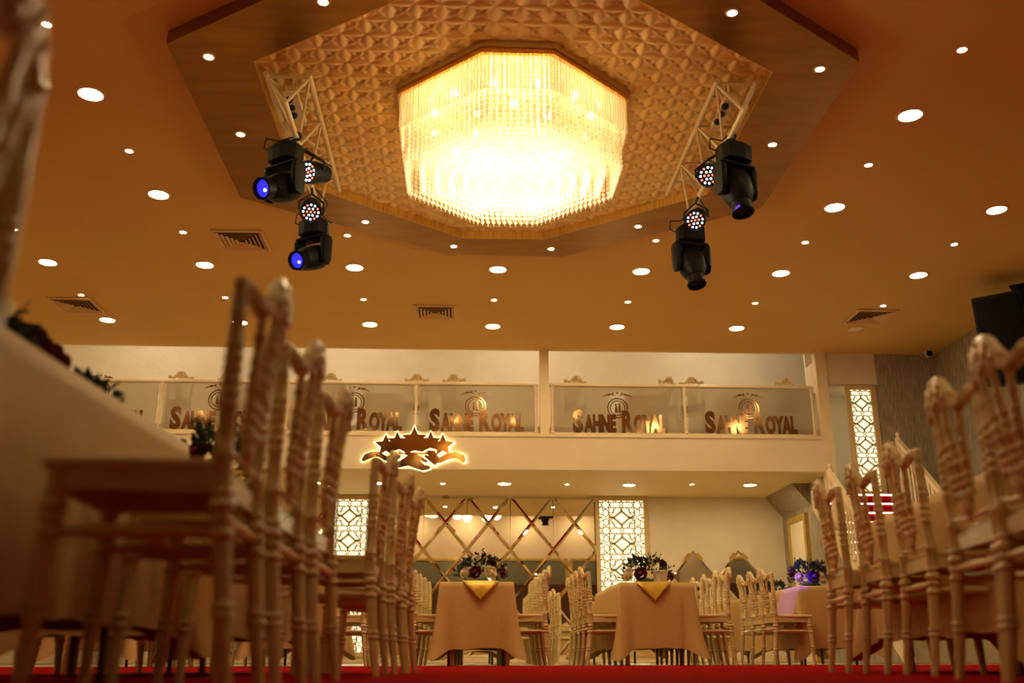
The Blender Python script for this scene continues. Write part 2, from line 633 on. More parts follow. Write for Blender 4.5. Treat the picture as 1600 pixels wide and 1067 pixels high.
for k in range(6):
    a = 2 * pi * k / 6
    ld = bpy.data.lights.new('chandelier_fill_light', 'POINT')  # unseen point light added under the beads to boost the chandelier
    ld.energy = E_CHAND
    ld.color = (1.0, .76, .44)
    ld.shadow_soft_size = .12
    lo = bpy.data.objects.new('chandelier_fill_light', ld)
    COL.objects.link(lo)
    lo.parent = chan
    lo.location = (cos(a) * .55, sin(a) * .55, -.95)


# ------------------------------------------------------------------ ceiling lights
def disc(r, z0, z1, seg=24):
    return MB().lathe([(r, z0), (r, z1)], seg)


ring_b = MB()
rg = [(.104, -.006), (.104, -.014), (.128, -.010), (.130, 0), (.104, 0)]
ring_b.rings([[(r * cos(2 * pi * k / 24), r * sin(2 * pi * k / 24), z) for k in range(24)] for r, z in rg], cap=False)
BIG_RING = ring_b.mesh('trim_ring', LRING)
BIG_DISC = disc(.104, -.010, -.001).mesh('diffuser', L_BIG)
rb2 = MB()
rg = [(.036, -.004), (.036, -.010), (.052, -.008), (.054, 0), (.036, 0)]
rb2.rings([[(r * cos(2 * pi * k / 18), r * sin(2 * pi * k / 18), z) for k in range(18)] for r, z in rg], cap=False)
SM_RING = rb2.mesh('trim_ring', LRING)
SM_DISC = disc(.036, -.008, -.001, 18).mesh('lamp', L_SM)
DISC_UP = disc(.104, -.010, -.001).mesh('diffuser', L_UP)
DISC_DIM = disc(.104, -.010, -.001).mesh('diffuser', emis('dimmed_downlight_diffuser', (1.0, 0.78, 0.42), 50.0))
DISC_OFF = disc(.104, -.010, -.001).mesh('diffuser', LRING)


def downlight(loc, label, big=True, off=False, group=None):
    t = thing('ceiling_downlight' if big else 'ceiling_spotlight', label, 'downlight' if big else 'spotlight', loc, 0, group)
    link('trim_ring', BIG_RING if big else SM_RING, t)
    link('diffuser' if big else 'lamp', DISC_OFF if off else (BIG_DISC if big else SM_DISC), t)
    return t


rowsB = [('row just beyond the octagonal frame', [(75, 409), (320, 413), (554, 417), (778, 420), (1002, 423), (1220, 426), (1435, 429)]),
         ('row nearest the balcony', [(168, 499), (375, 503), (578, 506), (770, 509), (964, 510), (1151, 512)])]
for nm, lst in rowsB:
    for i, (x, y) in enumerate(lst):
        downlight(at(x, y, Z=ZC), 'large round downlight, %s from the left in the %s' % (ORD[i], nm), group='large downlights')
downlight(at(1338, 514, Z=ZC), 'unlit round ceiling disc beside the right air vent', off=True)
for (x, y), lb in (((248, 303), 'large downlight left of the frame, beside its far left corner'),
                   ((142, 146), 'large downlight left of the frame, nearest the camera'),
                   ((1304, 323), 'large downlight just right of the frame behind the right truss'),
                   ((1557, 327), 'large downlight at the far right edge of the ceiling'),
                   ((1422, 179), 'large downlight right of the frame, nearest the camera')):
    downlight(at(x, y, Z=ZC), lb, group='large downlights')
SPOTS = [(73, 37, 'top left corner of the ceiling'), (202, 235, 'left ceiling between two large downlights'), (22, 357, 'far left edge of the ceiling'),
         (286, 362, 'ceiling left of the left stage truss'), (127, 460, 'ceiling above the leftmost air vent'), (352, 464, 'ceiling behind the nearest left chair'),
         (543, 367, 'ceiling beside the far left frame corner'), (568, 467, 'ceiling left of the middle air vent'), (772, 468, 'ceiling straight behind the chandelier'),
         (981, 471, 'ceiling right of the middle, before the balcony'), (1025, 375, 'ceiling beside the far right truss light'),
         (1180, 473, 'ceiling before the right end of the balcony'), (1258, 378, 'ceiling right of the right truss'), (1357, 257, 'ceiling right of the frame side'),
         (1503, 77, 'top right corner of the ceiling'), (1491, 381, 'right ceiling above the loudspeaker'), (1380, 477, 'ceiling above the right air vent')]
for x, y, w in SPOTS:
    downlight(at(x, y, Z=ZC), 'small round spotlight in the ' + w, False, group='small spotlights')
RS = [(505, 2, 'near left edge'), (326, 88, 'near left corner'), (376, 209, 'left side'), (413, 300, 'far left corner'), (571, 346, 'far left edge'),
      (709, 384, 'far edge, left end'), (861, 388, 'far edge, right end'), (997, 353, 'far right edge'), (1207, 225, 'right side'), (1281, 107, 'near right corner'), (1144, 19, 'near right edge')]
for x, y, w in RS:
    downlight(at(x, y, Z=ZR), 'small spotlight set in the octagonal frame at its ' + w, False, group='spotlights in the octagonal frame')
for i, (x, y) in enumerate([(590, 754), (788, 755), (983, 757), (1172, 757)]):
    downlight(at(x, y, Z=ZS), 'large downlight under the balcony, %s from the left' % ORD[i], group='downlights under the balcony')
for i, (x, y) in enumerate([(497, 754), (692, 755), (886, 756), (1081, 756)]):
    downlight(at(x, y, Z=ZS), 'small spotlight under the balcony, %s from the left' % ORD[i], False, group='spotlights under the balcony')
for i in range(4):
    t = downlight(Vector((-5.6 + i * 3.4, 16.6, 6.6)), 'large downlight in the high ceiling over the balcony, %s from the left' % ORD[i], group='downlights over the balcony')
    t.children[1].data = DISC_UP
for i in range(6):
    t = downlight(Vector((-3.6 + i * 1.9, 2.15, ZC)), 'large downlight before the front bulkhead, reflected in the diamond mirrors, %s from the left' % ORD[i], group='downlights before the front bulkhead')
    t.children[1].data = DISC_DIM

for i in range(4):  # unseen lamps added to brighten the near chairs from the front
    downlight(Vector((-2.4 + i * 1.9, .5, ZC)), 'small unseen spotlight added above the camera to brighten the near chairs, %s from the left' % ORD[i], False, group='unseen spotlights added above the camera')

# ------------------------------------------------------------------ air vents
def vent(px, py, label, sx=.62, sy=.62):
    c = at(px, py, Z=ZC)
    t = thing('air_vent', label, 'vent', c)
    MB().box((-sx / 2 + .03, -sy / 2 + .03, -.008), (sx / 2 - .03, sy / 2 - .03, -.001)).build('duct', VENTD, t)
    for k in range(6):
        f0 = 1 - k * .155
        f1 = f0 - (.14 if k == 0 else .085)
        ax, ay = sx / 2 * f0, sy / 2 * f0
        bx, by = sx / 2 * f1, sy / 2 * f1
        z0, z1 = -.012, -.030 if k else -.022
        b = MB()
        A = [(-ax, -ay), (ax, -ay), (ax, ay), (-ax, ay)]
        B = [(-bx, -by), (bx, -by), (bx, by), (-bx, by)]
        r1 = [(x, y, z1) for x, y in A]; r2 = [(x, y, z0 if k else z1) for x, y in B]
        r3 = [(x, y, z0 + .004 if k else -.002) for x, y in B]; r4 = [(x, y, z1 + .004 if k else -.002) for x, y in A]
        b.rings([r1, r2, r3, r4, r1], cap=False)
        b.build('vent_frame' if k == 0 else 'louvre', VENTM, t)


vent(378, 375, 'square louvred air vent left of the left stage truss')
vent(120, 476, 'square louvred air vent at the far left of the ceiling')
vent(680, 487, 'square louvred air vent in the middle before the balcony')
vent(1360, 494, 'square louvred air vent at the right end before the balcony')

# ------------------------------------------------------------------ trusses and stage lights
def truss(x0, x1, xb, ya, yb, label):
    t = thing('lighting_truss', label, 'truss', ((x0 + x1) / 2, ya, 4.45))
    cx = (x0 + x1) / 2
    L = yb - ya
    zt = 4.70 - 4.45
    xs = [(x0 - cx, zt), (x1 - cx, zt), (xb - cx, 0.0)]
    for (x, z) in xs:
        MB().path([(x, 0, z), (x, L, z)], .024, 10).build('chord', TRUSSM, t, True)
    n = 3
    for (a, bq) in ((0, 2), (1, 2), (0, 1)):
        for k in range(n):
            ya_ = L * k / n + .05
            yb_ = L * (k + 1) / n - .0
            pa = (xs[a][0], ya_, xs[a][1]); pb = (xs[bq][0], ya_, xs[bq][1])
            MB().path([pa, pb], .014, 8).build('cross_brace', TRUSSM, t, True)
            MB().path([pa, (xs[bq][0], min(yb_, L), xs[bq][1])], .011, 8).build('diagonal_brace', TRUSSM, t, True)
    for k in (.12, .88):
        MB().path([(0, L * k, zt), (0, L * k, ZC - 4.45)], .012, 8).build('ceiling_hanger', TRUSSM, t, True)
        MB().path([(xs[0][0], L * k, zt), (xs[1][0], L * k, zt)], .014, 8).build('cross_brace', TRUSSM, t, True)
    bx = MB().box((-.05, .18, .20), (.05, .75, .25)).build('socket_strip', TRUSSM, t)
    for k in range(3):
        MB().ell((-.03, .30 + .13 * k, .185), (.035, .035, .03), 10, 6).build('socket', BLACKR, bx)
    return t


TL = truss(-1.68, -1.325, -1.51, 7.29, 9.45, 'cream triangular truss hanging left of the chandelier')
TR = truss(2.095, 2.43, 2.315, 7.23, 9.37, 'cream triangular truss hanging right of the chandelier')


def loft(b, M, secs, n=12):
    """superellipse sections (z, rx, ry, power) along local z"""
    rings = []
    for (z, rx, ry, pw) in secs:
        ring = []
        for k in range(n):
            a = 2 * pi * (k + .5) / n
            ca, sa = cos(a), sin(a)
            f = (abs(ca) ** pw + abs(sa) ** pw) ** (-1 / pw)
            ring.append(M @ Vector((rx * f * ca, ry * f * sa, z)))
        rings.append(ring)
    return b.rings(rings)


def mover(loc, pan, tilt, lit, label, clampx, s=1.0):
    t = thing('moving_head_light', label, 'stage light', loc, 0, 'moving head lights')
    P = Matrix.Rotation(pan, 4, 'Z')
    b = MB()
    loft(b, P, [(-.11, .10, .09, 4), (-.09, .145, .115, 4), (.05, .145, .115, 4), (.075, .12, .095, 4)])
    b.build('base', BLACK, t)
    for sx in (-1, 1):
        b = MB()
        M = P @ Matrix.Translation((sx * .165, 0, 0))
        loft(b, M, [(-.13, .03, .06, 4), (-.16, .034, .075, 4), (-.36, .034, .07, 4), (-.42, .028, .045, 4), (-.43, .01, .02, 4)])
        b.build('yoke_arm', BLACK, t)
    b = MB()
    b.bevbox((-.19, -.07, -.155), (.19, .07, -.10), .02)
    b.v = [tuple(P @ Vector(v)) for v in b.v]
    b.build('yoke_bridge', BLACK, t)
    H = P @ Matrix.Translation((0, 0, -.33)) @ Matrix.Rotation(tilt, 4, 'X')
    b = MB()
    loft(b, H, [(.17, .05, .05, 3), (.15, .10, .09, 3), (.05, .135, .125, 3), (-.08, .13, .12, 3), (-.15, .10, .10, 2.4), (-.17, .095, .095, 2)], 16)
    hd = b.build('head', BLACK, t, True)
    b = MB()
    rings = [[H @ Vector((r * cos(2 * pi * k / 16), r * sin(2 * pi * k / 16), z)) for k in range(16)] for r, z in
             ((.088, -.15), (.090, -.25), (.098, -.255), (.098, -.275), (.080, -.275), (.074, -.245))]
    b.rings(rings, cap=False)
    b.build('lens_barrel', BLACK, t, True)
    b = MB()
    b.rings([[H @ Vector((r * cos(2 * pi * k / 16), r * sin(2 * pi * k / 16), z)) for k in range(16)] for r, z in ((.078, -.245), (.05, -.256), (.01, -.26))])
    b.build('lens', L_BLUE if lit else BLACK, t, True)
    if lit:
        b = MB()  # highlight painted on the lens as a small glowing bead
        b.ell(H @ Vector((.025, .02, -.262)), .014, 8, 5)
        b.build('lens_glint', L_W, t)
    # hook clamp up to the truss chord
    dx = clampx - loc[0]
    top = 4.45 - loc[2]
    b = MB()
    b.path([(0, 0, .06), (0, 0, top - .10)], .016, 8)
    b.path([(dx - .045, 0, top - .075), (dx - .03, 0, top - .04), (dx, 0, top - .035), (dx + .035, 0, top - .03), (dx + .045, 0, top), (dx + .03, 0, top + .035), (dx, 0, top + .04)], .013, 8)
    b.bar((-.05, 0, top - .095), (max(dx, .05), 0, top - .085), .05, .03)
    b.build('hook_clamp', BLACKR, t)
    b = MB()
    b.path([(-.12, .02, .02), (-.20, .02, .06), (-.19, .03, .16), (-.08, .05, top - .02), (dx, .08, top + .05)], .007, 6)
    b.path([(.10, .05, .05), (.17, .08, .10), (.13, .14, top - .06), (dx, .16, top + .03)], .006, 6)
    b.build('power_cable', BLACKR, t, True)
    return t


def par_can(loc, d, label, clampx):
    t = thing('led_par_light', label, 'stage light', loc, 0, 'LED par lights')
    d = Vector(d).normalized()
    q = d.to_track_quat('-Z', 'Y').to_matrix().to_4x4()
    b = MB()
    rings = [[q @ Vector((r * cos(2 * pi * k / 18), r * sin(2 * pi * k / 18), z)) for k in range(18)] for r, z in
             ((.05, .17), (.085, .15), (.10, .03), (.105, 0), (.105, -.10), (.098, -.10), (.095, -.07))]
    b.rings(rings, cap=False)
    b.f.append(tuple(range(18)))
    b.f.append(tuple(range(6 * 18, 7 * 18)))
    b.build('housing', BLACK, t, True)
    bw, br = MB(), MB()
    for rr, n in ((0.0, 1), (.036, 6), (.072, 12)):
        for k in range(n):
            a = 2 * pi * k / n
            c = q @ Vector((rr * cos(a), rr * sin(a), -.075))
            (br if (k + int(rr * 100)) % 3 == 0 else bw).ell(c, .0105, 7, 4)
    bw.build('white_leds', L_W, t)['kind'] = 'stuff'
    br.build('red_leds', L_R, t)['kind'] = 'stuff'
    b = MB()
    side = (q @ Vector((1, 0, 0)))
    top = Vector((clampx - loc[0], 0, 4.45 - loc[2]))
    b.path([side * .118, side * .118 + Vector((0, 0, .08)), Vector((0, 0, .17)), -side * .118 + Vector((0, 0, .08)), -side * .118], .011, 6)
    b.path([(0, 0, .17), top + Vector((0, 0, .02))], .014, 6)
    b.build('yoke', BLACKR, t)
    b = MB()
    b.path([Vector((0, .10, .1)), Vector((.10, .12, .0)), Vector((.14, .10, .12)), top + Vector((.02, .1, .03))], .006, 6)
    b.build('power_cable', BLACKR, t, True)
    return t


def v3(px, py, z):
    return tuple(at(px, py, Z=z))


mover(v3(447, 240, 4.28), radians(-35), radians(-66), True, 'black moving head light with a blue lens, nearer one on the left truss', -1.51)
mover(v3(491, 356, 4.26), radians(-30), radians(-64), True, 'black moving head light with a blue lens, far end of the left truss', -1.51)
mover(v3(1146, 240, 4.28), radians(24), radians(-14), False, 'black moving head light pointing down, nearer one on the right truss', 2.315)
mover(v3(1078, 366, 4.26), radians(14), radians(-18), False, 'black moving head light pointing down, far end of the right truss', 2.315)
par_can(v3(490, 270, 4.22), (-.55, -.8, -.35), 'round LED par light half hidden behind the near left moving head', -1.51)
par_can(v3(486, 328, 4.20), (.12, -.75, -.65), 'round LED par light above the far left moving head', -1.51)
par_can(v3(1108, 276, 4.22), (-.3, -.9, -.3), 'round LED par light half hidden behind the near right moving head', 2.315)
par_can(v3(1088, 342, 4.20), (-.35, -.75, -.55), 'round LED par light above the far right moving head', 2.315)

# ------------------------------------------------------------------ balcony railing
def post_mesh(h, r=.028):
    pf = [(.036, 0), (.036, .06), (.022, .075), (.030, .10), (.018, .14), (.024, .24), (.028, .34), (.020, .40), (.026, .42), (.020, .44), (.026, .54), (.028, .62), (.018, .72), (.028, .76), (.022, .78), (.036, .80), (.036, 1.0)]
    out = []
    for rr, z in pf:
        zz = z * .79 if z < .8 else .79 - (1 - z) / .2 * 0 + (z - .8) / .2 * .0
        out.append((rr * r / .028, z * h))
    return MB().lathe(out, 10)


ZRAIL = 4.30


def text_mesh(s, size, xs, bold):
    cu = bpy.data.curves.new('lettering', 'FONT')
    cu.body = s
    cu.size = size
    cu.align_x = 'CENTER'
    cu.offset = bold
    cu.extrude = .003
    cu.resolution_u = 3
    ob = bpy.data.objects.new('lettering_tmp', cu)
    COL.objects.link(ob)
    dg = bpy.context.evaluated_depsgraph_get()
    me = bpy.data.meshes.new_from_object(ob.evaluated_get(dg))
    bpy.data.objects.remove(ob)
    for v in me.vertices:
        v.co.x *= xs
    return me


def sign_text():
    """SAHNE ROYAL in small capitals with tall initials"""
    parts = [('S', .47, -.655), ('AHNE', .37, -.30), ('R', .47, .145), ('OYAL', .37, .50)]
    V = []; Fc = []
    for s, size, cx in parts:
        me = text_mesh(s, size, .70, .025)
        xs = [v.co.x for v in me.vertices]
        w = max(xs) - min(xs)
        tgt = {'S': .17, 'AHNE': .52, 'R': .19, 'OYAL': .52}[s]
        k = tgt / w
        mid = (max(xs) + min(xs)) / 2
        n = len(V)
        for v in me.vertices:
            V.append(((v.co.x - mid) * k + cx, -v.co.z, v.co.y))
        for p in me.polygons:
            Fc.append(tuple(i + n for i in p.vertices))
        bpy.data.meshes.remove(me)
    me = bpy.data.meshes.new('lettering')
    me.from_pydata(V, [], Fc)
    me.materials.append(MLET)
    return me


TXT = sign_text()


def ringflat(b, r0, r1, c=(0, 0), n=28, th=.004):
    rings = []
    for (r, y) in ((r0, 0), (r1, 0), (r1, -th), (r0, -th), (r0, 0)):
        rings.append([(c[0] + r * cos(2 * pi * k / n), y, c[1] + r * sin(2 * pi * k / n)) for k in range(n)])
    b.rings(rings, cap=False)


def star_poly(cx, cz, r, r2=None, n=5, rot=pi / 2):
    r2 = r2 or r * .42
    return [(cx + (r if i % 2 == 0 else r2) * cos(rot + pi * i / n), cz + (r if i % 2 == 0 else r2) * sin(rot + pi * i / n)) for i in range(2 * n)]


def logo_mesh():
    b = MB()
    ringflat(b, .150, .168)
    ringflat(b, .112, .126)
    A, Z = (1, 0, 0), (0, 0, 1)
    D = (0, -.004, 0)
    # couple: two simple standing silhouettes
    b.prism([(-.05, -.075), (.005, -.075), (-.008, .01), (-.016, .035), (-.036, .035), (-.04, .01)], D, (0, 0, 0), A, Z)
    b.prism([(.012, -.075), (.052, -.075), (.046, .045), (.014, .045)], D, (0, 0, 0), A, Z)
    for cx, cz in ((-.026, .055), (.030, .066)):
        b.prism([(cx + .015 * cos(2 * pi * k / 10), cz + .018 * sin(2 * pi * k / 10)) for k in range(10)], D, (0, 0, 0), A, Z)
    for i in range(5):
        a = radians(60 + 15 * i)
        b.prism(star_poly(cos(a) * .27, sin(a) * .27 - .02, .022), D, (0, 0, 0), A, Z)
    for sx in (-1, 1):
        up = []; lo = []
        for k in range(9):
            u = k / 8
            x = sx * (.03 + .22 * u); z = .20 + .03 * sin(u * 4.0)
            w = .010 * sin(pi * (u * .9 + .08))
            up.append((x, z + w)); lo.append((x, z - w))
        b.prism(up + lo[::-1], D, (0, 0, 0), A, Z)
    return b.mesh('emblem', MLET)


LOGO = logo_mesh()
PXS = [-160, 47, 250, 448, 650, 839]
SECT = [('balcony_railing', 'long cream balcony railing with frosted lettered glass, left of the centre pillar', [-160, 47, 250, 448, 650, 841]),
        ('balcony_railing', 'cream balcony railing with two frosted lettered panes, right of the centre pillar', [859, 1070, 1273])]
LOGO_PX = {250: (342, 624), 448: (553, 628), 650: (743, 634), 859: (965, 637), 1070: (1170, 638), 47: (155, 610)}
for nm, lb, xs in SECT:
    X = [at(x, 640, Y=YB).x for x in xs]
    t = thing(nm, lb, 'railing', (X[0], YB - .02, ZP))
    L = X[-1] - X[0]
    H = ZRAIL - ZP
    MB().bevbox((0, -.04, H - .05), (L, .04, H), .012).build('top_rail', RAILM, t)
    MB().bevbox((0, -.025, 0), (L, .025, .03), .008).build('bottom_rail', RAILM, t)
    pm = post_mesh(H - .05).mesh('baluster', RAILM, True)
    for i, x in enumerate(X):
        link('baluster', pm, t, (min(max(x - X[0], .04), L - .04), 0, 0))
    for i in range(len(X) - 1):
        a, bq = X[i] - X[0] + .045, X[i + 1] - X[0] - .045
        g = MB().box((a, -.006, .03), (bq, .006, H - .055)).build('glass_pane', FROST, t)
        key = xs[i]
        if key in LOGO_PX:
            pl = at(*LOGO_PX[key], Y=YB - .03)
            cx = pl.x - X[0]
            link('emblem', LOGO, g, (cx, -.0065, pl.z - ZP - .005))
            link('lettering', TXT, g, (cx + .01, -.0095, .055))

# ------------------------------------------------------------------ backlit star emblem on the parapet
def pxpoly(pts, Y):
    return [(lambda p: (p.x, p.z))(at(x, y, Y=Y)) for x, y in pts]


def swoosh(pts, w):
    up = []; lo = []
    for i, (x, y) in enumerate(pts):
        a = pts[max(i - 1, 0)]; c = pts[min(i + 1, len(pts) - 1)]
        dx, dy = c[0] - a[0], c[1] - a[1]
        l = math.hypot(dx, dy)
        up.append((x - dy / l * w[i], y + dx / l * w[i])); lo.append((x + dy / l * w[i], y - dx / l * w[i]))
    return up + lo[::-1]


def stpx(cx, cy, r):
    return [(cx + (r if i % 2 == 0 else r * .45) * cos(-pi / 2 + pi * i / 5), cy + (r if i % 2 == 0 else r * .45) * sin(-pi / 2 + pi * i / 5)) for i in range(10)]


em_c = at(648, 706, Y=YB - .12)
emb = thing('star_emblem', 'bronze mirror emblem of five stars and scrolls glowing on the balcony front', 'wall emblem', em_c)
EP = [('star', stpx(603, 696, 19)), ('star', stpx(621, 690, 17)), ('star', stpx(647.5, 686, 21)), ('star', stpx(673, 690, 17)), ('star', stpx(692, 696, 19)),
      ('dome', [(607, 694), (625, 687), (648, 684), (670, 687), (689, 694), (684, 703), (672, 700), (660, 706), (648, 704), (636, 708), (624, 702), (612, 706)]),
      ('scroll', swoosh([(566, 720), (572, 714), (582, 710), (592, 710), (602, 716), (614, 718), (626, 713)], [2, 5, 5, 4.5, 4, 4, 2])),
      ('scroll', swoosh([(726, 722), (722, 715), (712, 711), (700, 713), (688, 719), (676, 720), (664, 712)], [2.5, 5.5, 5.5, 5, 4.5, 4, 2])),
      ('scroll', swoosh([(612, 722), (624, 726), (637, 720), (650, 724), (662, 731), (672, 731)], [2, 5, 8, 8, 5, 2])),
      ('scroll', swoosh([(632, 708), (645, 711), (656, 716), (668, 722)], [2, 4, 4, 2])),
      ('scroll', swoosh([(668, 706), (676, 711), (682, 718), (678, 726)], [3, 6, 6, 3]))]
for i, (nm, poly) in enumerate(EP):
    dy = -.002 * i
    b = MB()
    b.prism(pxpoly(poly, YB - .12), (0, .010, 0), (-em_c.x, dy, -em_c.z), (1, 0, 0), (0, 0, 1))
    b.build(nm, MGOLD, emb)
    cx = sum(p[0] for p in poly) / len(poly); cy = sum(p[1] for p in poly) / len(poly)
    big = []
    for (x, y) in poly:
        l = math.hypot(x - cx, y - cy)
        big.append((x + (x - cx) / l * 2.0, y + (y - cy) / l * 1.8))
    b = MB()
    b.prism(pxpoly(big, YB - .12), (0, .006, 0), (-em_c.x, .028 + .0004 * i, -em_c.z), (1, 0, 0), (0, 0, 1))
    b.build('led_backing', L_HALO, emb)
MB().box((-.25, .03, -.03), (.35, .06, .03)).build('wall_mount', LATM, emb)


# ------------------------------------------------------------------ backlit lattice panels
def cell_segments(narrow):
    t, T = .011, .026
    S = []

    def L(x1, y1, x2, y2, w=t, mir=True):
        S.append((x1, y1, x2, y2, w))
        if mir:
            S.append((640 - x1, y1, 640 - x2, y2, w))
    L(160, -32, 480, -32, t, False); L(160, 32, 480, 32, t, False)
    L(290, -32, 314, 0); L(314, 0, 290, 32)
    L(200, -32, 176, 0); L(176, 0, 200, 32)
    L(320, 30, 320, 76, T, False); L(320, 236, 320, 278, T, False)
    L(225, 153, 320, 74, T); L(225, 153, 320, 238, T)
    L(172, 150, 225, 150, T)
    L(266, 32, 222, 68); L(222, 68, 222, 96); L(222, 96, 180, 130)
    L(266, 275, 222, 240); L(222, 240, 222, 212); L(222, 212, 180, 178)
    L(172, 92, 228, 92); L(172, 215, 228, 215); L(228, 32, 228, 92); L(228, 215, 228, 275)
    L(180, 130, 225, 153); L(180, 178, 225, 153)
    L(172, 32, 172, 278)
    if not narrow:
        st = [(133 + (54 if i % 2 == 0 else 36) * cos(pi / 8 * i), (54 if i % 2 == 0 else 36) * sin(pi / 8 * i)) for i in range(16)]
        for i in range(16):
            a, b_ = st[i], st[(i + 1) % 16]
            L(a[0], a[1], b_[0], b_[1])
        for y0 in (54, 166):
            hx = [(133, y0 - 6), (163, y0 + 18), (163, y0 + 66), (133, y0 + 90), (103, y0 + 66), (103, y0 + 18)]
            for i in range(6):
                a, b_ = hx[i], hx[(i + 1) % 6]
                L(a[0], a[1], b_[0], b_[1])
        L(58, 100, 103, 128); L(58, 208, 103, 180); L(58, 150, 90, 150, T)
        L(103, 40, 103, 75); L(103, 235, 103, 270); L(58, -32, 100, -32); L(58, 32, 100, 32); L(58, 40, 84, 10); L(58, -40, 84, -10)
    return S


def lattice(x0, x1, Y, z0, z1, label, narrow=False, fw=.075, cellw=None, off=.17):
    cx = (x0 + x1) / 2
    t = thing('lattice_panel', label, 'lattice panel', (cx, Y, z0))
    w = x1 - x0; h = z1 - z0
    b = MB()
    d = .05
    MB().box((-w / 2, -d, h - fw), (w / 2, 0, h)).build('frame_bar', LATM, t)
    MB().box((-w / 2, -d, 0), (w / 2, 0, fw)).build('frame_bar', LATM, t)
    MB().box((-w / 2, -d, fw), (-w / 2 + fw, 0, h - fw)).build('frame_bar', LATM, t)
    MB().box((w / 2 - fw, -d, fw), (w / 2, 0, h - fw)).build('frame_bar', LATM, t)
    MB().box((-w / 2 + fw, -.012, fw), (w / 2 - fw, -.006, h - fw)).build('light_box', L_LAT, t)
    wi = w - 2 * fw; hi = h - 2 * fw
    xa, xb = (172, 468) if narrow else (58, 582)
    k = wi / (xb - xa)
    ch = 308 * k * (.96 if narrow else .98)
    segs = cell_segments(narrow)
    n = int(hi / ch) + 3
    X0, X1, Z0, Z1 = -wi / 2, wi / 2, fw, h - fw
    for c in range(-1, n):
        zs = h - fw - off * ch / .51 * .51 - c * ch
        for (a, y1, c2, y2, wd_) in segs:
            p = [(a - xa) * k - wi / 2, zs - y1 * ch / 308]; q = [(c2 - xa) * k - wi / 2, zs - y2 * ch / 308]
            # clip to the opening
            ok = True
            t0, t1 = 0.0, 1.0
            dx, dz = q[0] - p[0], q[1] - p[1]
            for (dd, pp, lo, hi_) in ((dx, p[0], X0, X1), (dz, p[1], Z0, Z1)):
                if abs(dd) < 1e-9:
                    if pp < lo or pp > hi_: ok = False
                else:
                    u0, u1 = (lo - pp) / dd, (hi_ - pp) / dd
                    if u0 > u1: u0, u1 = u1, u0
                    t0, t1 = max(t0, u0), min(t1, u1)
            if not ok or t1 - t0 < .02:
                continue
            P0 = (p[0] + dx * t0, -.030, p[1] + dz * t0); P1 = (p[0] + dx * t1, -.030, p[1] + dz * t1)
            b.bar(P0, P1, wd_ * (1.35 * w / .907 if not narrow else 1.0), .012, (0, 1, 0))
    o = b.build('cut_screen', LATM, t, fix=False)
    o['kind'] = 'stuff'
    return t


p0, p1 = at(929.5, 778, Y=Y2 - .06), at(1011, 778, Y=Y2 - .06)
lattice(p0.x, p1.x, Y2 - .02, .10, p0.z + .03, 'glowing geometric lattice panel between the diamond mirrors and the plaster wall')
p0, p1 = at(507, 776, Y=Y2 - .06), at(587, 776, Y=Y2 - .06)
lattice(p0.x, p1.x, Y2 - .02, .10, p0.z + .03, 'glowing geometric lattice panel behind the left row of chairs')
p0, p1 = at(1320, 601, Y=YB + .03), at(1367, 601, Y=YB + .03)
lattice(p0.x, p1.x - .01, YB + .07, 2.52, 4.34, 'narrow glowing lattice panel standing on the stair landing', True, .075)
for (xa, xb), lb in (((520, 572), 'third from left'), ((945, 995), 'fourth'), ((120, 185), 'leftmost')):
    p0, p1 = at(xa, 640, Y=Y2 - .03), at(xb, 640, Y=Y2 - .03)
    lattice(p0.x, p1.x, Y2 - .02, ZP + .05, 4.92, 'glowing lattice panel on the upper balcony wall behind the %s' % {'third from left': 'pane above the star emblem', 'fourth': 'pane right of the centre pillar', 'leftmost': 'leftmost visible pane'}[lb])


# ------------------------------------------------------------------ diamond mirror wall
def clip(poly, x0, x1, z0, z1):
    def cut(P, f, inter):
        out = []
        for i in range(len(P)):
            a, b_ = P[i], P[(i + 1) % len(P)]
            fa, fb = f(a), f(b_)
            if fa >= 0: out.append(a)
            if (fa >= 0) != (fb >= 0):
                t_ = fa / (fa - fb)
                out.append((a[0] + (b_[0] - a[0]) * t_, a[1] + (b_[1] - a[1]) * t_))
        return out
    for f in (lambda p: p[0] - x0, lambda p: x1 - p[0], lambda p: p[1] - z0, lambda p: z1 - p[1]):
        if not poly: return poly
        poly = cut(poly, f, None)
    return poly


def tile(poly, name, parent, Y, inset=.032, th=.012):
    cx = sum(p[0] for p in poly) / len(poly); cz = sum(p[1] for p in poly) / len(poly)
    n = len(poly)
    # inset by moving each edge inward
    area = sum(poly[i][0] * poly[(i + 1) % n][1] - poly[(i + 1) % n][0] * poly[i][1] for i in range(n)) / 2
    if area < 0:
        poly = poly[::-1]
    inn = []
    for i in range(n):
        a, b_, c = Vector(poly[i - 1]), Vector(poly[i]), Vector(poly[(i + 1) % n])
        d1 = (b_ - a).normalized(); d2 = (c - b_).normalized()
        n1 = Vector((-d1.y, d1.x)); n2 = Vector((-d2.y, d2.x))
        den = 1 + n1.dot(n2)
        inn.append(b_ + (n1 + n2) * (inset / max(den, .15)))
    b = MB()
    vs_ = [(p[0] - cx, 0, p[1] - cz) for p in poly] + [(p[0] - cx, -th * .35, p[1] - cz) for p in poly] + [(p.x - cx, -th, p.y - cz) for p in inn]
    fs = [tuple(range(n)), tuple(range(3 * n - 1, 2 * n - 1, -1))]
    for k in (0, n):
        for i in range(n):
            j = (i + 1) % n
            fs.append((k + j, k + i, k + n + i, k + n + j))
    b.add(vs_, fs)
    o = b.build(name, MIRROR, parent)
    o.location = (cx - parent.location.x, Y - parent.location.y, cz - parent.location.z)
    return o


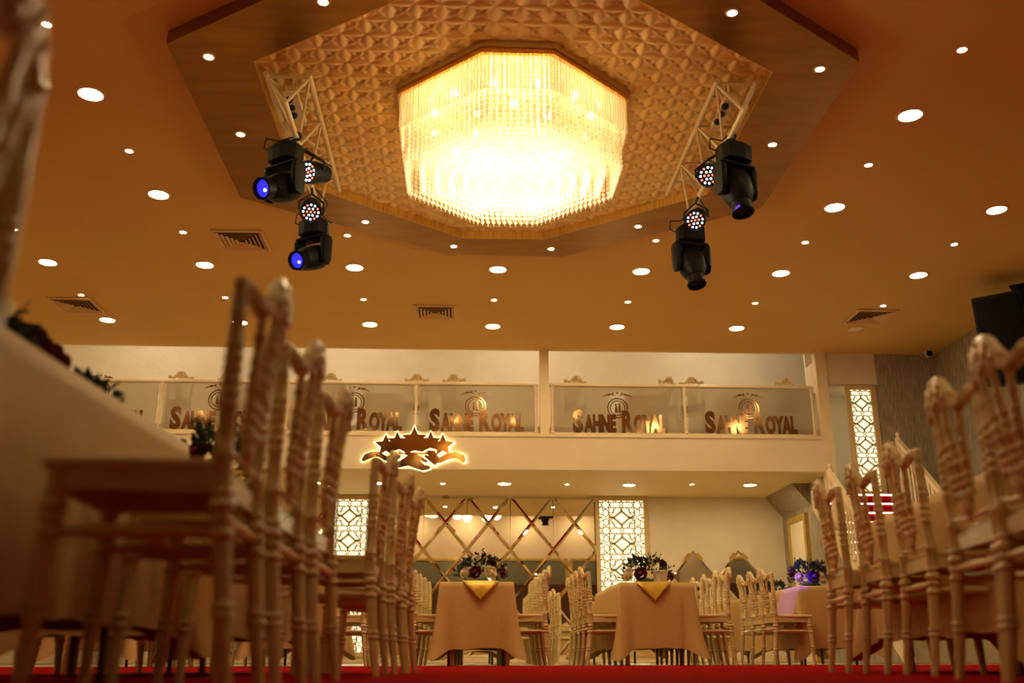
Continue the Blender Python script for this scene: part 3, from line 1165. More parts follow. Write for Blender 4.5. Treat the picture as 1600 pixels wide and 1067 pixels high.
mw = thing('diamond_mirror_wall', 'wall of bevelled diamond mirror tiles behind the far tables', 'mirror', (0, Y2 - .004, .10))
n0 = at(696, 817.5, Y=Y2)
DW, DH = .7775, .47
MX0, MX1, MZ0, MZ1 = -5.2, 2.415, .10, 2.85
for r in range(-2, 8):
    for c in range(-8, 5):
        cx = n0.x + DW * (c + .5 + .5 * (r % 2)); cz = n0.z - DH * r
        poly = clip([(cx - DW / 2, cz), (cx, cz - DH), (cx + DW / 2, cz), (cx, cz + DH)], MX0, MX1, MZ0, MZ1)
        if len(poly) < 3: continue
        ar = abs(sum(poly[i][0] * poly[(i + 1) % len(poly)][1] - poly[(i + 1) % len(poly)][0] * poly[i][1] for i in range(len(poly))) / 2)
        if ar < .03: continue
        tile(poly, 'mirror_tile', mw, Y2 - .004)
TP = [(668.5, 783, 683.5, 801), (711, 796.7, 723.7, 786), (731, 780, 739, 780), (744.6, 796.7, 755.5, 806), (777, 795, 792, 783), (700, 820, 710.6, 831),
      (748.7, 834.7, 761, 820), (645, 874, 656, 864.6), (663, 860.5, 675, 878), (691.6, 776, 701, 776), (684, 829, 694, 819), (733, 865, 741, 875)]
for (x1, y1, x2, y2) in TP:
    a, bq = at(x1, y1, Y=Y2 - .02), at(x2, y2, Y=Y2 - .02)
    MB().bar((a.x, Y2 - .018 - mw.location.y, a.z - .1), (bq.x, Y2 - .018 - mw.location.y, bq.z - .1), .055, .002, (0, 1, 0)).build('tape_strip', TAPE, mw)
for (x, lb) in ((1082, 'left'), (1151, 'right')):
    tp = at(x, 860, Y=Y2 - .02)
    t = thing('diamond_wall_mirror', 'diamond mirror taped on the plaster wall, %s one of the two' % lb, 'mirror', (tp.x, Y2 - .006, tp.z - DH))
    w_ = .405
    t.location.y = Y2 - .05
    tile([(tp.x - w_, tp.z - DH * 1.03), (tp.x, tp.z - 2.06 * DH), (tp.x + w_, tp.z - DH * 1.03), (tp.x, tp.z)], 'mirror_tile', t, Y2 - .05)
    t.rotation_euler = (0, 0, radians(-9 if lb == 'right' else -2))
    if lb == 'right':
        t.location.y -= .06
    for sx in (-1, 1):
        for f0, f1 in ((.14, .36),):
            a = Vector((sx * w_ * f0, -.016, DH * (1 - f0) * 1.0)); bq = Vector((sx * w_ * f1, -.016, DH * (1 - f1)))
            MB().bar(a, bq, .075, .003, (0, 1, 0)).build('tape_strip', TAPE, t)

# ------------------------------------------------------------------ staircase at the right end
st = thing('staircase', 'red carpeted staircase with cream balustrades and lit step edges at the right end', 'stairs', (6.15, 15.2, 0))
SX0, SX1 = -.75, .75
ZL = 2.50
RISE, RUN = ZL / 15, .195
MB().box((SX0 + .2, 0, ZL - .12), (SX1 + .02, .298, ZL)).build('landing', CARPET, st)
for k in range(1, 15):
    z = ZL - RISE * k
    y = -RUN * k
    b = MB().box((SX0 + .05, y, 0 if k > 12 else z - .20), (SX1 - .05, y + RUN + .01, z))
    b.build('step', CARPET if k < 9 else TILE, st)
for k in range(0, 8):
    z = ZL - RISE * k
    y = -RUN * k
    MB().box((SX0 + .06, y - .014, z - .030), (SX1 - .06, y - .002, z - .008)).build('step_led_strip', L_NOSE, st)
sl = RISE / RUN
for sx in (SX0, SX1 - .05):
    b = MB()
    b.prism([(0, ZL + .04), (-RUN * 15, .04), (-RUN * 15, 0), (-RUN * 15 + .25, 0), (0, ZL - .26)], (.05, 0, 0), (sx, 0, 0), (0, 1, 0), (0, 0, 1))
    b.build('stringer', RAILM, st)
b = MB()
b.prism([(0, ZL - .26), (-RUN * 15 + .25, 0), (0, 0)], (.03, 0, 0), (SX0 + .01, 0, 0), (0, 1, 0), (0, 0, 1))
b.build('side_panel', GREYW, st)


def rail_side(sx, y_a, y_b, skip):
    pm = post_mesh(.80, .024).mesh('baluster', RAILM, True)
    nm_ = MB()
    pf = [(.055, 0), (.055, .20), (.035, .23), (.045, .28), (.028, .36), (.045, .55), (.048, .64), (.030, .74), (.045, .78), (.045, .88), (.02, .90), (.032, .93), (.03, .96), (.008, .98)]
    nm_.lathe(pf, 12)
    ne = nm_.mesh('newel_post', RAILM, True)
    link('newel_post', ne, st, (sx, y_a, ZL + sl * y_a + .02))
    n = int((y_a - y_b) / .12)
    for i in range(1, n):
        y = y_a - .12 * i
        link('baluster', pm, st, (sx, y, ZL + sl * y + .03))
    b = MB()
    zt = .86
    b.bar((sx, y_a, ZL + sl * y_a + zt), (sx, y_b, ZL + sl * y_b + zt), .075, .055)
    b.build('handrail', RAILM, st)
    link('newel_post', ne, st, (sx, y_b, ZL + sl * y_b + .02))


rail_side(SX0 + .03, -.80, -2.8, 0)
rail_side(SX1 - .03, -.02, -2.8, 0)

# ------------------------------------------------------------------ loudspeaker and security camera
pl = at(1583, 462, Z=ZC)
spx = 7.15
sc_ = Vector((7.12, 12.15, 4.08))
sp = thing('loudspeaker', 'large black loudspeaker hung from the ceiling at the right wall', 'loudspeaker', sc_, radians(-38))
T = Matrix.Rotation(radians(10), 4, 'X')
b = MB()
b.prism([(-.30, -.24), (.30, -.24), (.22, .24), (-.22, .24)], (0, 0, 1.18), (0, 0, -.62), (1, 0, 0), (0, 1, 0))
b.v = [tuple(T @ Vector(v)) for v in b.v]
b.build('cabinet', BLACK, sp)
b = MB().bevbox((-.27, -.262, -.58), (.27, -.238, .52), .008)
b.v = [tuple(T @ Vector(v)) for v in b.v]
b.build('grille', SPKM, sp)
b = MB()
b.path([(.22, .36, -.62), (.22, .36, ZC - sc_.z - .001)], .05, 8)
b.bar((.22, .36, .1), (0, .20, .1), .06, .06)
b.bar((.22, .36, -.3), (0, .18, -.3), .06, .06)
b.build('hanging_bracket', BLACK, sp)
b = MB().box((.10, .26, ZC - sc_.z - .02), (.34, .46, ZC - sc_.z - .001)).build('ceiling_plate', BLACK, sp)

pc = at(1451, 553, Y=15.25)
cc = thing('security_camera', 'small white and black security camera in the far right ceiling corner', 'security camera', (pc.x, 15.25, pc.z))
q = Vector((-.3, -1, -.15)).to_track_quat('Z', 'Y').to_matrix().to_4x4()
b = MB(); b.lathe([(.035, -.14), (.045, -.12), (.045, .05), (.042, .06)], 14, M=q); b.build('body', POT, cc, True)
b = MB(); b.lathe([(.046, .058), (.046, .085), (.02, .09)], 14, M=q); b.build('lens_hood', BLACK, cc, True)
b = MB(); b.path([(0, .05, .0), (.02, .09, .03), (.02, .10, ZC - pc.z)], .016, 8); b.lathe([(.05, -.02), (.05, 0)], 12, o=(.02, .10, ZC - pc.z)); b.build('mount', POT, cc)

# ------------------------------------------------------------------ gilt signboards on the bulkhead, seen in the mirrors
for i, (xa, xb) in enumerate(((-1.9, 1.0), (1.1, 3.6), (3.7, 6.2))):
    t = thing('wall_signboard', 'grey glass signboard in a gilt frame reflected in the mirrors, %s from the left wall' % ORD[i], 'signboard', ((xa + xb) / 2, 1.5, 2.48))
    w = (xb - xa) / 2
    MB().box((-w, .004, .0), (w, .03, .80)).build('glass_board', mat('grey_green_glass', (0.20, 0.20, 0.13), 0.2, var=.1), t)
    for (a, b_) in (((-w, 0), (-w + .08, .86)), ((w - .08, 0), (w, .86)), ((-w + .08, .78), (w - .08, .86))):
        MB().box((a[0], .004, a[1]), (b_[0], .05, b_[1])).build('gilt_moulding', GOLDF, t)
# ------------------------------------------------------------------ banquet chair
def turned(keys, f):
    """lathe along a spine: keys are (z, r); f(z) gives the axis point"""
    rings = []
    seg = 10
    for z, r in keys:
        c = f(z)
        rings.append([(c[0] + r * cos(2 * pi * k / seg), c[1] + r * sin(2 * pi * k / seg), c[2]) for k in range(seg)])
    return rings


def ringkeys(base, marks):
    """base (z,r) with bead rings (z, r, halfheight) added"""
    pts = list(base)

    def rb(z):
        for i in range(len(base) - 1):
            if base[i][0] <= z <= base[i + 1][0]:
                t_ = (z - base[i][0]) / (base[i + 1][0] - base[i][0])
                return base[i][1] + t_ * (base[i + 1][1] - base[i][1])
        return base[-1][1]
    for z, r, h in marks:
        pts += [(z - h, rb(z - h)), (z - h * .6, rb(z) + (r - rb(z)) * .7), (z, r), (z + h * .6, rb(z) + (r - rb(z)) * .7), (z + h, rb(z + h))]
    return sorted(pts)


def crest_x(y):
    return -.208 - .058 * (1 - (y / .19) ** 2)


def make_chair():
    root = thing('banquet_chair', 'x', 'chair')
    # seat with softly rounded edge
    b = MB()
    outl = []
    for (x, y) in ((-.19, -.175), (-.10, -.19), (.08, -.20), (.145, -.20), (.168, -.175), (.168, .175), (.145, .20), (.08, .20), (-.10, .19), (-.19, .175)):
        outl.append((x, y))
    b.rings([[(x * .97, y * .97, .438) for x, y in outl], [(x, y, .444) for x, y in outl], [(x, y, .456) for x, y in outl], [(x * .96, y * .96, .464) for x, y in outl]])
    b.build('seat', PEARL, root)
    # apron
    b = MB()
    b.box((-.19, -.185, .395), (.145, -.165, .440)).box((-.19, .165, .395), (.145, .185, .440))
    b.box((.13, -.165, .395), (.150, .165, .440)).box((-.205, -.165, .395), (-.185, .165, .440))
    b.build('seat_frame', PEARL, root)
    leg_base = [(0, .0135), (.13, .0185), (.20, .0185), (.29, .020), (.40, .0195)]
    leg_marks = [(.145, .0235, .008), (.165, .0235, .008), (.305, .027, .010), (.335, .025, .008), (.362, .029, .014), (.39, .024, .008)]
    for sy in (-1, 1):
        b = MB()
        b.rings(turned(ringkeys(leg_base + [(.438, .0195)], leg_marks), lambda z: (.128 + .02 * (1 - z / .44), sy * (.172 + .006 * (1 - z / .44)), z)))
        b.build('front_leg', PEARL, root, True)
        # rear leg and back post in one turning
        base = leg_base + [(.52, .0195), (.66, .0190), (.845, .0175)]
        marks = leg_marks + [(.47, .023, .010), (.575, .0225, .008), (.60, .0235, .010), (.628, .0225, .008), (.655, .0225, .008), (.68, .022, .008), (.705, .021, .008), (.78, .0195, .007)]
        def ax(z, sy=sy):
            if z < .45:
                return (-.243 + .043 * (z / .45) ** .8, sy * (.184 - .004 * z / .45), z)
            t_ = (z - .45) / .40
            return (-.200 - .008 * t_ ** 1.15, sy * (.180 + .003 * t_), z)
        b = MB()
        b.rings(turned(ringkeys(base, marks), ax))
        b.build('rear_leg_post', PEARL, root, True)
    # stretchers
    b = MB()
    for sy in (-1, 1):
        pts = []
        rr = []
        for i in range(9):
            t_ = i / 8
            pts.append((-.20 + t_ * .335, sy * .176, .312)); rr.append(.010 + .004 * sin(pi * t_) + (.003 if i in (2, 6) else 0))
        MB().path(pts, rr, 8).build('side_stretcher', PEARL, root, True)
    MB().path([(-.210, -.18, .335), (-.210, -.06, .335), (-.210, 0, .335), (-.210, .06, .335), (-.210, .18, .335)], [.010, .013, .016, .013, .010], 8).build('rear_stretcher', PEARL, root, True)
    MB().path([(-.03, -.176, .312), (-.03, 0, .312), (-.03, .176, .312)], [.009, .012, .009], 8).build('centre_stretcher', PEARL, root, True)
    # crest: wavy crown, highest in the middle, little ears above the posts
    rings = []
    N = 36
    for i in range(N + 1):
        y = -.205 + .41 * i / N
        ay = abs(y)
        ear = exp(-((ay - .182) / .032) ** 4)
        hump = exp(-(ay / .088) ** 4)
        zt = .838 + .024 * ear + .084 * hump
        zb = zt - (.040 + .070 * exp(-(ay / .08) ** 4) + .004 * ear) - .016 * exp(-((ay - .112) / .018) ** 2)
        x = crest_x(max(-.19, min(.19, y)))
        th = .015 * (1 if ay < .195 else .6)
        h = zt - zb
        rings.append([(x - th, y, zb + .2 * h), (x - th * 1.1, y, zb + .75 * h), (x - th * .5, y, zt), (x + th * .5, y, zt), (x + th, y, zb + .75 * h), (x + th, y, zb + .2 * h), (x + th * .4, y, zb), (x - th * .4, y, zb)])
    b = MB().rings(rings)
    cr = b.build('crest_rail', PATINA, root, True)
    # carved ornament on both faces of the crest
    b = MB()
    for sgn in (-1, 1):
        for (y, z, r) in ((0, .872, .021), (-.04, .862, .016), (.04, .862, .016), (-.022, .838, .014), (.022, .838, .014), (0, .900, .013), (-.07, .842, .013), (.07, .842, .013), (-.12, .806, .010), (.12, .806, .010), (-.055, .884, .010), (.055, .884, .010), (0, .822, .012)):
            b.ell((crest_x(y) + sgn * .013, y, z), (.010, r, r * 1.15), 8, 5)
    b.build('carving', PATINA, cr, True)['kind'] = 'stuff'
    # four spindles gathering into a palmette
    for y0, y1 in ((-.112, -.058), (-.038, -.020), (.038, .020), (.112, .058)):
        def ax2(z, y0=y0, y1=y1):
            t_ = (z - .555) / .275
            y = y1 + (y0 - y1) * t_
            return (-.218 + (crest_x(y0) + .218) * max(0, t_) ** .9, y, z)
        keys = ringkeys([(.555, .0115), (.66, .0125), (.835, .0105)], [(.575, .0155, .007), (.60, .0165, .008), (.64, .016, .007), (.67, .0155, .006), (.70, .0155, .007), (.75, .0145, .005)])
        MB().rings(turned(keys, ax2)).build('spindle', PATINA, root, True)
    b = MB()
    for k, (dy, tz) in enumerate(((-.058, .0), (-.020, -.004), (.020, -.004), (.058, .0))):
        b.ell((-.218, dy, .548 + tz), (.016, .018, .020), 8, 5)
    for dy in (-.05, -.03, -.01, .01, .03, .05):
        M = Matrix.Rotation(-dy * 9, 4, 'X')
        b.ell((-.215, dy * .62, .515), (.012, .013, .042), 8, 5, M)
    b.ell((-.211, 0, .482), (.011, .016, .022), 8, 5)
    b.build('palmette', PATINA, root, True)
    # little bow rail holding the palmette between the posts
    MB().path([(-.200, -.18, .490), (-.206, -.09, .480), (-.208, 0, .477), (-.206, .09, .480), (-.200, .18, .490)], .0085, 8).build('lower_back_rail', PEARL, root, True)
    return root


CH0 = make_chair()
CH_USED = [False]


def chair(crx, cry, rz, label, group, z=0.0):
    """crx, cry: where the middle of the crest is"""
    o = CH0 if not CH_USED[0] else copy_tree(CH0)
    CH_USED[0] = True
    o.location = (crx + cos(rz) * .266, cry + sin(rz) * .266, z)
    o.rotation_euler = (0, 0, rz)
    o['label'] = label
    o['group'] = group
    return o


# ------------------------------------------------------------------ tables with cloth
def cloth_mesh(w, l, drop, seed, corner=.10):
    rnd = random.Random(seed)
    hw, hl = w / 2, l / 2
    pts = []
    n_w, n_l = 40, 70
    rc = .015
    for i in range(n_w): pts.append((-hw + w * i / n_w, -hl, 0, -1))
    for i in range(n_l): pts.append((hw, -hl + l * i / n_l, 1, 0))
    for i in range(n_w): pts.append((hw - w * i / n_w, hl, 0, 1))
    for i in range(n_l): pts.append((-hw, hl - l * i / n_l, -1, 0))
    n = len(pts)
    ph = [rnd.uniform(0, 6.28) for _ in range(6)]
    fr = [rnd.uniform(5, 9), rnd.uniform(10, 15), rnd.uniform(18, 25)]
    rows = 12
    V = [(x, y, 0.0) for x, y, _, _ in pts]
    s = 0
    meta = []
    for i, (x, y, nx, ny) in enumerate(pts):
        dc = min(math.hypot(x - sx * hw, y - sy * hl) for sx in (-1, 1) for sy in (-1, 1))
        c = exp(-(dc / .065) ** 2)
        cor = min(((math.hypot(x - sx * hw, y - sy * hl), sx, sy) for sx in (-1, 1) for sy in (-1, 1)))
        dx, dy = nx, ny
        if c > .01:
            dx, dy = nx * (1 - .5 * c) + cor[1] * .5 * c, ny * (1 - .5 * c) + cor[2] * .5 * c
            # pinch just beside the corner so it hangs as a fold
        meta.append((dx, dy, c, dc))
    for r in range(1, rows + 1):
        t_ = r / rows
        for i, (x, y, nx, ny) in enumerate(pts):
            dx, dy, c, dc = meta[i]
            a = (x + y * 1.3)
            wave = .55 * sin(fr[0] * a + ph[0]) + .35 * sin(fr[1] * a + ph[1]) + .25 * sin(fr[2] * a + ph[2])
            pinch = -.028 * exp(-((dc - .10) / .035) ** 2)
            off = (.003 + .014 * min(1, t_ * 3)) + t_ * (.012 + .011 * wave + .095 * c * t_ ** 1.5 + pinch)
            dr = drop * t_ + corner * c * t_ ** 1.5 + .012 * wave * t_
            z = -dr if t_ > .03 else -.01
            V.append((x + dx * off, y + dy * off, z))
    Fc = [tuple(range(n))]
    for r in range(rows):
        for i in range(n):
            j = (i + 1) % n
            Fc.append((r * n + i, (r + 1) * n + i, (r + 1) * n + j, r * n + j))
    me = bpy.data.meshes.new('tablecloth')
    me.from_pydata(V, [], Fc)
    me.materials.append(CLOTH)
    for p in me.polygons:
        p.use_smooth = len(p.vertices) == 4
    return me


def table(cx, y0, w, l, ang, tname, seed, drop=.60, group='banquet tables'):
    """cx: centre of the near edge; y0: its distance; ang: lean of the long axis"""
    c = Vector((cx + sin(ang) * l / 2, y0 + cos(ang) * l / 2, 0))
    t = thing('banquet_table', 'long folding table under the cloth ' + tname, 'table', c, -ang, group)
    MB().bevbox((-w / 2, -l / 2, .722), (w / 2, l / 2, .750), .006).build('tabletop', TTOP, t)
    for s in (-1, 1):
        b = MB()
        y = s * (l / 2 - .30)
        b.path([(-w / 2 + .09, y, 0), (-w / 2 + .09, y, .25), (-w / 2 + .11, y, .31), (-w / 2 + .17, y, .34), (w / 2 - .17, y, .34), (w / 2 - .11, y, .31), (w / 2 - .09, y, .25), (w / 2 - .09, y, 0)], .014, 8)
        b.path([(0, y, .34), (0, y, .722)], .014, 8)
        b.build('leg_frame', STEEL, t, True)
    o = link('tablecloth', cloth_mesh(w, l, drop, seed), None, (c.x, c.y, .7525))
    o.rotation_euler = (0, 0, -ang)
    tag(o, 'beige satin cloth hanging over the table ' + tname, 'tablecloth', 'beige tablecloths')
    return c


def napkin(px, py_edge, y, label, w=.34, d=.19, zt=.7565):
    """gold square laid cornerwise over the near edge of a table"""
    c = at(px, py_edge, Y=y)
    b = MB()
    n = 8
    rnd = random.Random(int(px))
    top = []
    V = []
    Fc = []
    for i in range(n + 1):
        u = i / n * 2 - 1
        row = []
        # top part (behind the edge)
        for k in range(3):
            f = k / 2
            row.append((u * w / 2 * (1 - .55 * (1 - f)), (.16 - .10 * abs(u)) * (1 - f) + .0 * f, 0.003 + .002 * rnd.random()))
        for k in range(1, 5):
            f = k / 4
            row.append((u * w / 2 * (1 - f) if f < 1 else 0.0, -.036 - .012 * f - .006 * rnd.random(), -.005 - (d - .02) * f))
        V.append(row)
    vs_ = sum(V, [])
    m_ = 7
    for i in range(n):
        for k in range(m_ - 1):
            Fc.append((i * m_ + k, i * m_ + k + 1, (i + 1) * m_ + k + 1, (i + 1) * m_ + k))
    b.add(vs_, Fc)
    o = b.build('gold_napkin', GOLDN, None, True)
    o.location = (c.x, y, zt)
    sm = o.modifiers.new('thickness', 'SOLIDIFY')
    sm.thickness = .003
    sm.offset = 1
    tag(o, label, 'napkin')
    return o


TH_L = radians(3.3)
TH_R = radians(5.2)
W_T = .70


def edge_table(xe, ye, side, ang, l, tname, seed, ylow):
    """xe, ye: far end of the aisle edge; side: +1 table lies right of the edge"""
    x_near = xe - math.tan(ang) * (ye - ylow)
    cx = x_near + side * (W_T / 2 - 0.0)
    return table(cx, ylow, W_T, l, ang, tname, seed)


edge_table(-.926, 3.37, -1, TH_L, 1.86, 'nearest the camera on the left', 11, 1.52)
edge_table(-.84, 5.62, -1, TH_L, 1.76, 'behind the near left table', 12, 3.88)
edge_table(1.98, 3.26, 1, TH_R, 1.72, 'nearest the camera on the right', 13, 1.54)
edge_table(2.175, 5.36, 1, TH_R, 1.80, 'behind the near right table', 14, 3.57)
tA = table(.139, 9.56, .69, 1.8, 0, 'standing in front of the diamond mirrors', 21)
tB = table(1.845, 9.62, .70, 1.8, 0, 'right of the middle, before the lattice panel', 22)
tC = table(3.70, 10.03, .70, 1.7, radians(2), 'lit by the violet stage light', 23)
tD = table(-1.585, 9.56, .69, 1.8, 0, 'left of the middle behind the left chair row', 24)
tE = table(-3.35, 9.56, .69, 1.8, 0, 'at the far left', 25)
tC2 = table(3.62, 12.45, .70, 1.8, 0, 'in the rear row below the taped mirrors', 26)
tA2 = table(.139, 12.9, .69, 1.8, 0, 'in the rear row behind the middle table', 27)
tB2 = table(1.95, 12.9, .70, 1.8, 0, 'in the rear row before the lattice panel', 28)

napkin(751, 910, 9.56, 'gold satin napkin draped cornerwise over the middle table front')
napkin(1021, 911, 9.62, 'gold satin napkin draped cornerwise over the table before the lattice panel')
napkin(331, 738, 3.88, 'gold satin napkin on the table behind the near left one', .30, .07)

# chairs ------------------------------------------------------------------
GL = 'cream banquet chairs'
for i, (x, y, a) in enumerate(((-.575, 1.10, 2), (-.435, 2.25, -1), (-.415, 2.72, 1), (-.385, 3.21, 2))):
    nm = ['nearest the camera, only its carved crest showing at the left edge', 'tall in the left foreground, first of the near left table', 'second along the near left table', 'third along the near left table'][i]
    chair(x, y, pi - radians(a), 'cream carved banquet chair ' + nm, GL)
for i, (x, y, a) in enumerate(((-.30, 4.28, 2), (-.255, 4.80, 3), (-.225, 5.24, 3))):
    chair(x, y, pi - radians(a), 'cream carved banquet chair, %s of the trio along the second left table' % ORD[i], GL)
for i, (x, y) in enumerate(((-2.10, 4.3), (-2.07, 4.8), (-2.05, 5.25))):
    chair(x, y, -radians(3), 'cream banquet chair on the wall side of the second left table, %s from the camera' % ORD[i], GL)
for i, (x, y, a) in enumerate(((1.445, 2.60, 7), (1.512, 3.03, 7))):
    chair(x, y, -radians(a), 'cream carved banquet chair in the right foreground, %s from the camera' % ORD[i], GL)
for i, (x, y, a) in enumerate(((1.775, 4.03, 8), (1.79, 4.50, 8), (1.785, 4.93, 8))):
    chair(x, y, -radians(a), 'cream carved banquet chair, %s of the trio along the second right table' % ORD[i], GL)
for i in range(4):
    chair(-.50 + .03 * i, 9.86 + .46 * i, radians(1), 'cream banquet chair left of the middle table, %s from the front' % ORD[i], GL)
    chair(.84 - .01 * i, 9.82 + .45 * i, pi + radians(2 - i), 'cream banquet chair right of the middle table, %s from the front' % ORD[i], GL)
    chair(1.15 + .006 * i, 9.90 + .45 * i, radians(2), 'cream banquet chair left of the table before the lattice panel, %s from the front' % ORD[i], GL)
    chair(2.62 - .02 * i, 9.90 + .44 * i, pi - radians(3), 'cream banquet chair right of the table before the lattice panel, %s from the front' % ORD[i], GL)
for i in range(3):
    chair(2.95 + .015 * i, 9.98 + .44 * i, radians(1), 'cream banquet chair left of the violet lit table, %s from the front' % ORD[i], GL)
    chair(-.86 - .01 * i, 9.95 + .45 * i, pi, 'cream banquet chair right of the table left of the middle, %s from the front' % ORD[i], GL)
    chair(-2.40, 9.95 + .45 * i, 0, 'cream banquet chair left of the table left of the middle, %s from the front' % ORD[i], GL)
    chair(-2.56, 9.95 + .45 * i, pi, 'cream banquet chair right of the far left table, %s from the front' % ORD[i], GL)
    chair(2.86 + .01 * i, 12.55 + .45 * i, 0, 'cream banquet chair left of the rear table below the taped mirrors, %s from the front' % ORD[i], GL)
    chair(.92, 13.1 + .45 * i, pi, 'cream banquet chair right of the rear middle table, %s from the front' % ORD[i], GL)
    chair(1.17, 13.1 + .45 * i, 0, 'cream banquet chair left of the rear table before the lattice panel, %s from the front' % ORD[i], GL)

# chairs and tables up on the balcony
ZB = 3.62
bal = [(283, .25, 'leftmost on the balcony, showing above the rail'), (352, -.5, 'on the balcony behind the second pane'), (518, .5, 'on the balcony left of the star emblem'),
       (651, 0, 'on the balcony above the star emblem'), (708, -.3, 'on the balcony left of the centre pillar'), (901, .3, 'on the balcony right of the centre pillar'),
       (1046, .6, 'on the balcony at the baluster right of the pillar'), (1080, -.2, 'on the balcony behind the rightmost pane, left one'), (1229, .4, 'on the balcony behind the rightmost pane, right one')]
for px, a, lb in bal:
    p = at(px, 592, Y=15.86)
    chair(p.x, 15.86, pi / 2 + a, 'cream banquet chair ' + lb, 'balcony chairs', ZB)
for px, lb in ((420, 'behind the second pane'), (600, 'above the star emblem'), (1000, 'right of the centre pillar'), (1150, 'behind the rightmost pane')):
    p = at(px, 640, Y=17.0)
    t = table(p.x, 16.45, .66, 1.0, 0, 'on the balcony ' + lb, 40 + px % 7)
    for o in COL.objects:
        if o.parent is None and abs(o.location.x - t.x) < 1e-4 and abs(o.location.y - t.y) < 1e-4 and o.location.z < 1.0:
            o.location.z += ZB


# ------------------------------------------------------------------ flowers
def rose_mesh(name, ma, r, seed):
    rnd = random.Random(seed)
    b = MB()
    b.ell((0, 0, .25 * r), (.42 * r, .42 * r, .5 * r), 8, 5)
    for ring_, (n, rad, hgt, op) in enumerate(((3, .38, .78, .15), (4, .58, .68, .35), (5, .80, .52, .65), (6, .98, .34, 1.0))):
        for k in range(n):
            a0 = 2 * pi * (k + .5 * ring_) / n + rnd.uniform(-.15, .15)
            half = pi / n * 1.35
            grid = []
            for j in range(4):
                v = j / 3
                row = []
                for i in range(5):
                    u = i / 4 * 2 - 1
                    a = a0 + u * half * (1 - .25 * v * v)
                    rr = r * rad * (.45 + .55 * v ** .6 + op * .10 * v) * (1 - .06 * u * u)
                    z = r * (-.35 + (hgt + .35) * v - .14 * v * abs(u) ** 2 - op * .16 * v ** 3)
                    row.append((rr * cos(a), rr * sin(a), z))
                grid.append(row)
            vs_ = sum(grid, [])
            b.add(vs_, [(j * 5 + i, j * 5 + i + 1, (j + 1) * 5 + i + 1, (j + 1) * 5 + i) for j in range(3) for i in range(4)])
    return b.mesh(name, ma, True)


ROSES = {'w': rose_mesh('cream_rose', ROSEW, .055, 1), 'r': rose_mesh('red_rose', ROSER, .055, 2), 'p': rose_mesh('violet_lit_rose', ROSEP, .055, 3)}
RN = {'w': 'cream_rose', 'r': 'red_rose', 'p': 'violet_lit_rose'}


def leaf_cluster(n, rx, ry, rz, seed, size=.035):
    rnd = random.Random(seed)
    b = MB()
    for i in range(n):
        a = rnd.uniform(0, 2 * pi); e = rnd.uniform(-.1, 1.2)
        d = Vector((cos(a) * cos(e), sin(a) * cos(e), sin(e)))
        k = rnd.uniform(.75, 1.08)
        c = Vector((d.x * rx, d.y * ry, d.z * rz)) * k
        t1 = (d + Vector((rnd.uniform(-.6, .6), rnd.uniform(-.6, .6), rnd.uniform(-.2, .8)))).normalized()
        t2 = t1.cross(Vector((rnd.uniform(-1, 1), rnd.uniform(-1, 1), rnd.uniform(-1, 1)))).normalized()
        nn = t1.cross(t2)
        s = size * rnd.uniform(.7, 1.4)
        b.add([c - t1 * s * .1, c + t1 * s * .5 + t2 * s * .42 + nn * s * .1, c + t1 * s * 1.3, c + t1 * s * .5 - t2 * s * .42 + nn * s * .1, c + t1 * s * .6 - nn * s * .08],
              [(0, 1, 4), (1, 2, 4), (2, 3, 4), (3, 0, 4)])
    # sprigs with small leaves standing out
    for i in range(9):
        a = rnd.uniform(0, 2 * pi); e = rnd.uniform(.2, 1.3)
        d = Vector((cos(a) * cos(e) * rx, sin(a) * cos(e) * ry, sin(e) * rz))
        p0 = d * .6; p1 = d * rnd.uniform(1.25, 1.6)
        b.path([p0, (p0 + p1) / 2 + Vector((0, 0, .01)), p1], .0018, 4)
        for k in range(7):
            c = p0.lerp(p1, .4 + .1 * k)
            t1 = Vector((rnd.uniform(-1, 1), rnd.uniform(-1, 1), rnd.uniform(-.3, 1))).normalized()
            t2 = t1.cross(d).normalized()
            s = .018
            b.add([c, c + t1 * s * .6 + t2 * s * .5, c + t1 * s * 1.3, c + t1 * s * .6 - t2 * s * .5], [(0, 1, 2, 3)])
    return b


def flowers(x, y, z, label, seed, roses, rx=.20, ry=.20, rz=.16, pot=False, nleaf=260):
    t = thing('flower_centrepiece', label, 'flowers', (x, y, z))
    rnd = random.Random(seed)
    bz = .07
    if pot:
        pf = []
        b = MB()
        rings = []
        for (r, zz) in ((.052, 0), (.072, .11), (.078, .112), (.078, .125), (.066, .125), (.05, .05)):
            rings.append([((r + .003 * cos(18 * a)) * cos(a), (r + .003 * cos(18 * a)) * sin(a), zz) for a in [2 * pi * k / 72 for k in range(72)]])
        b.rings(rings)
        b.build('ribbed_pot', POT, t, True).location = pot
    b = MB()
    b.lathe([(.09, 0), (.10, .02), (.08, .05), (.03, .07)], 14)
    b.build('flower_base', LEAF, t, True)
    o = leaf_cluster(nleaf, rx, ry, rz, seed).build('foliage', LEAF, t, fix=False)
    o.location = (0, 0, bz)
    o['kind'] = 'stuff'
    for (kind, dx, dy, dz, s) in roses:
        c = link(RN[kind], ROSES[kind], t, (dx, dy, dz))
        d = Vector((dx * 1.4, dy - .05, max(.03, dz - .03))).normalized()
        c.rotation_euler = d.to_track_quat('Z', 'Y').to_euler()
        c.rotation_euler.rotate_axis('Z', rnd.uniform(0, 6))
        c.scale = (s, s, s)
    return t


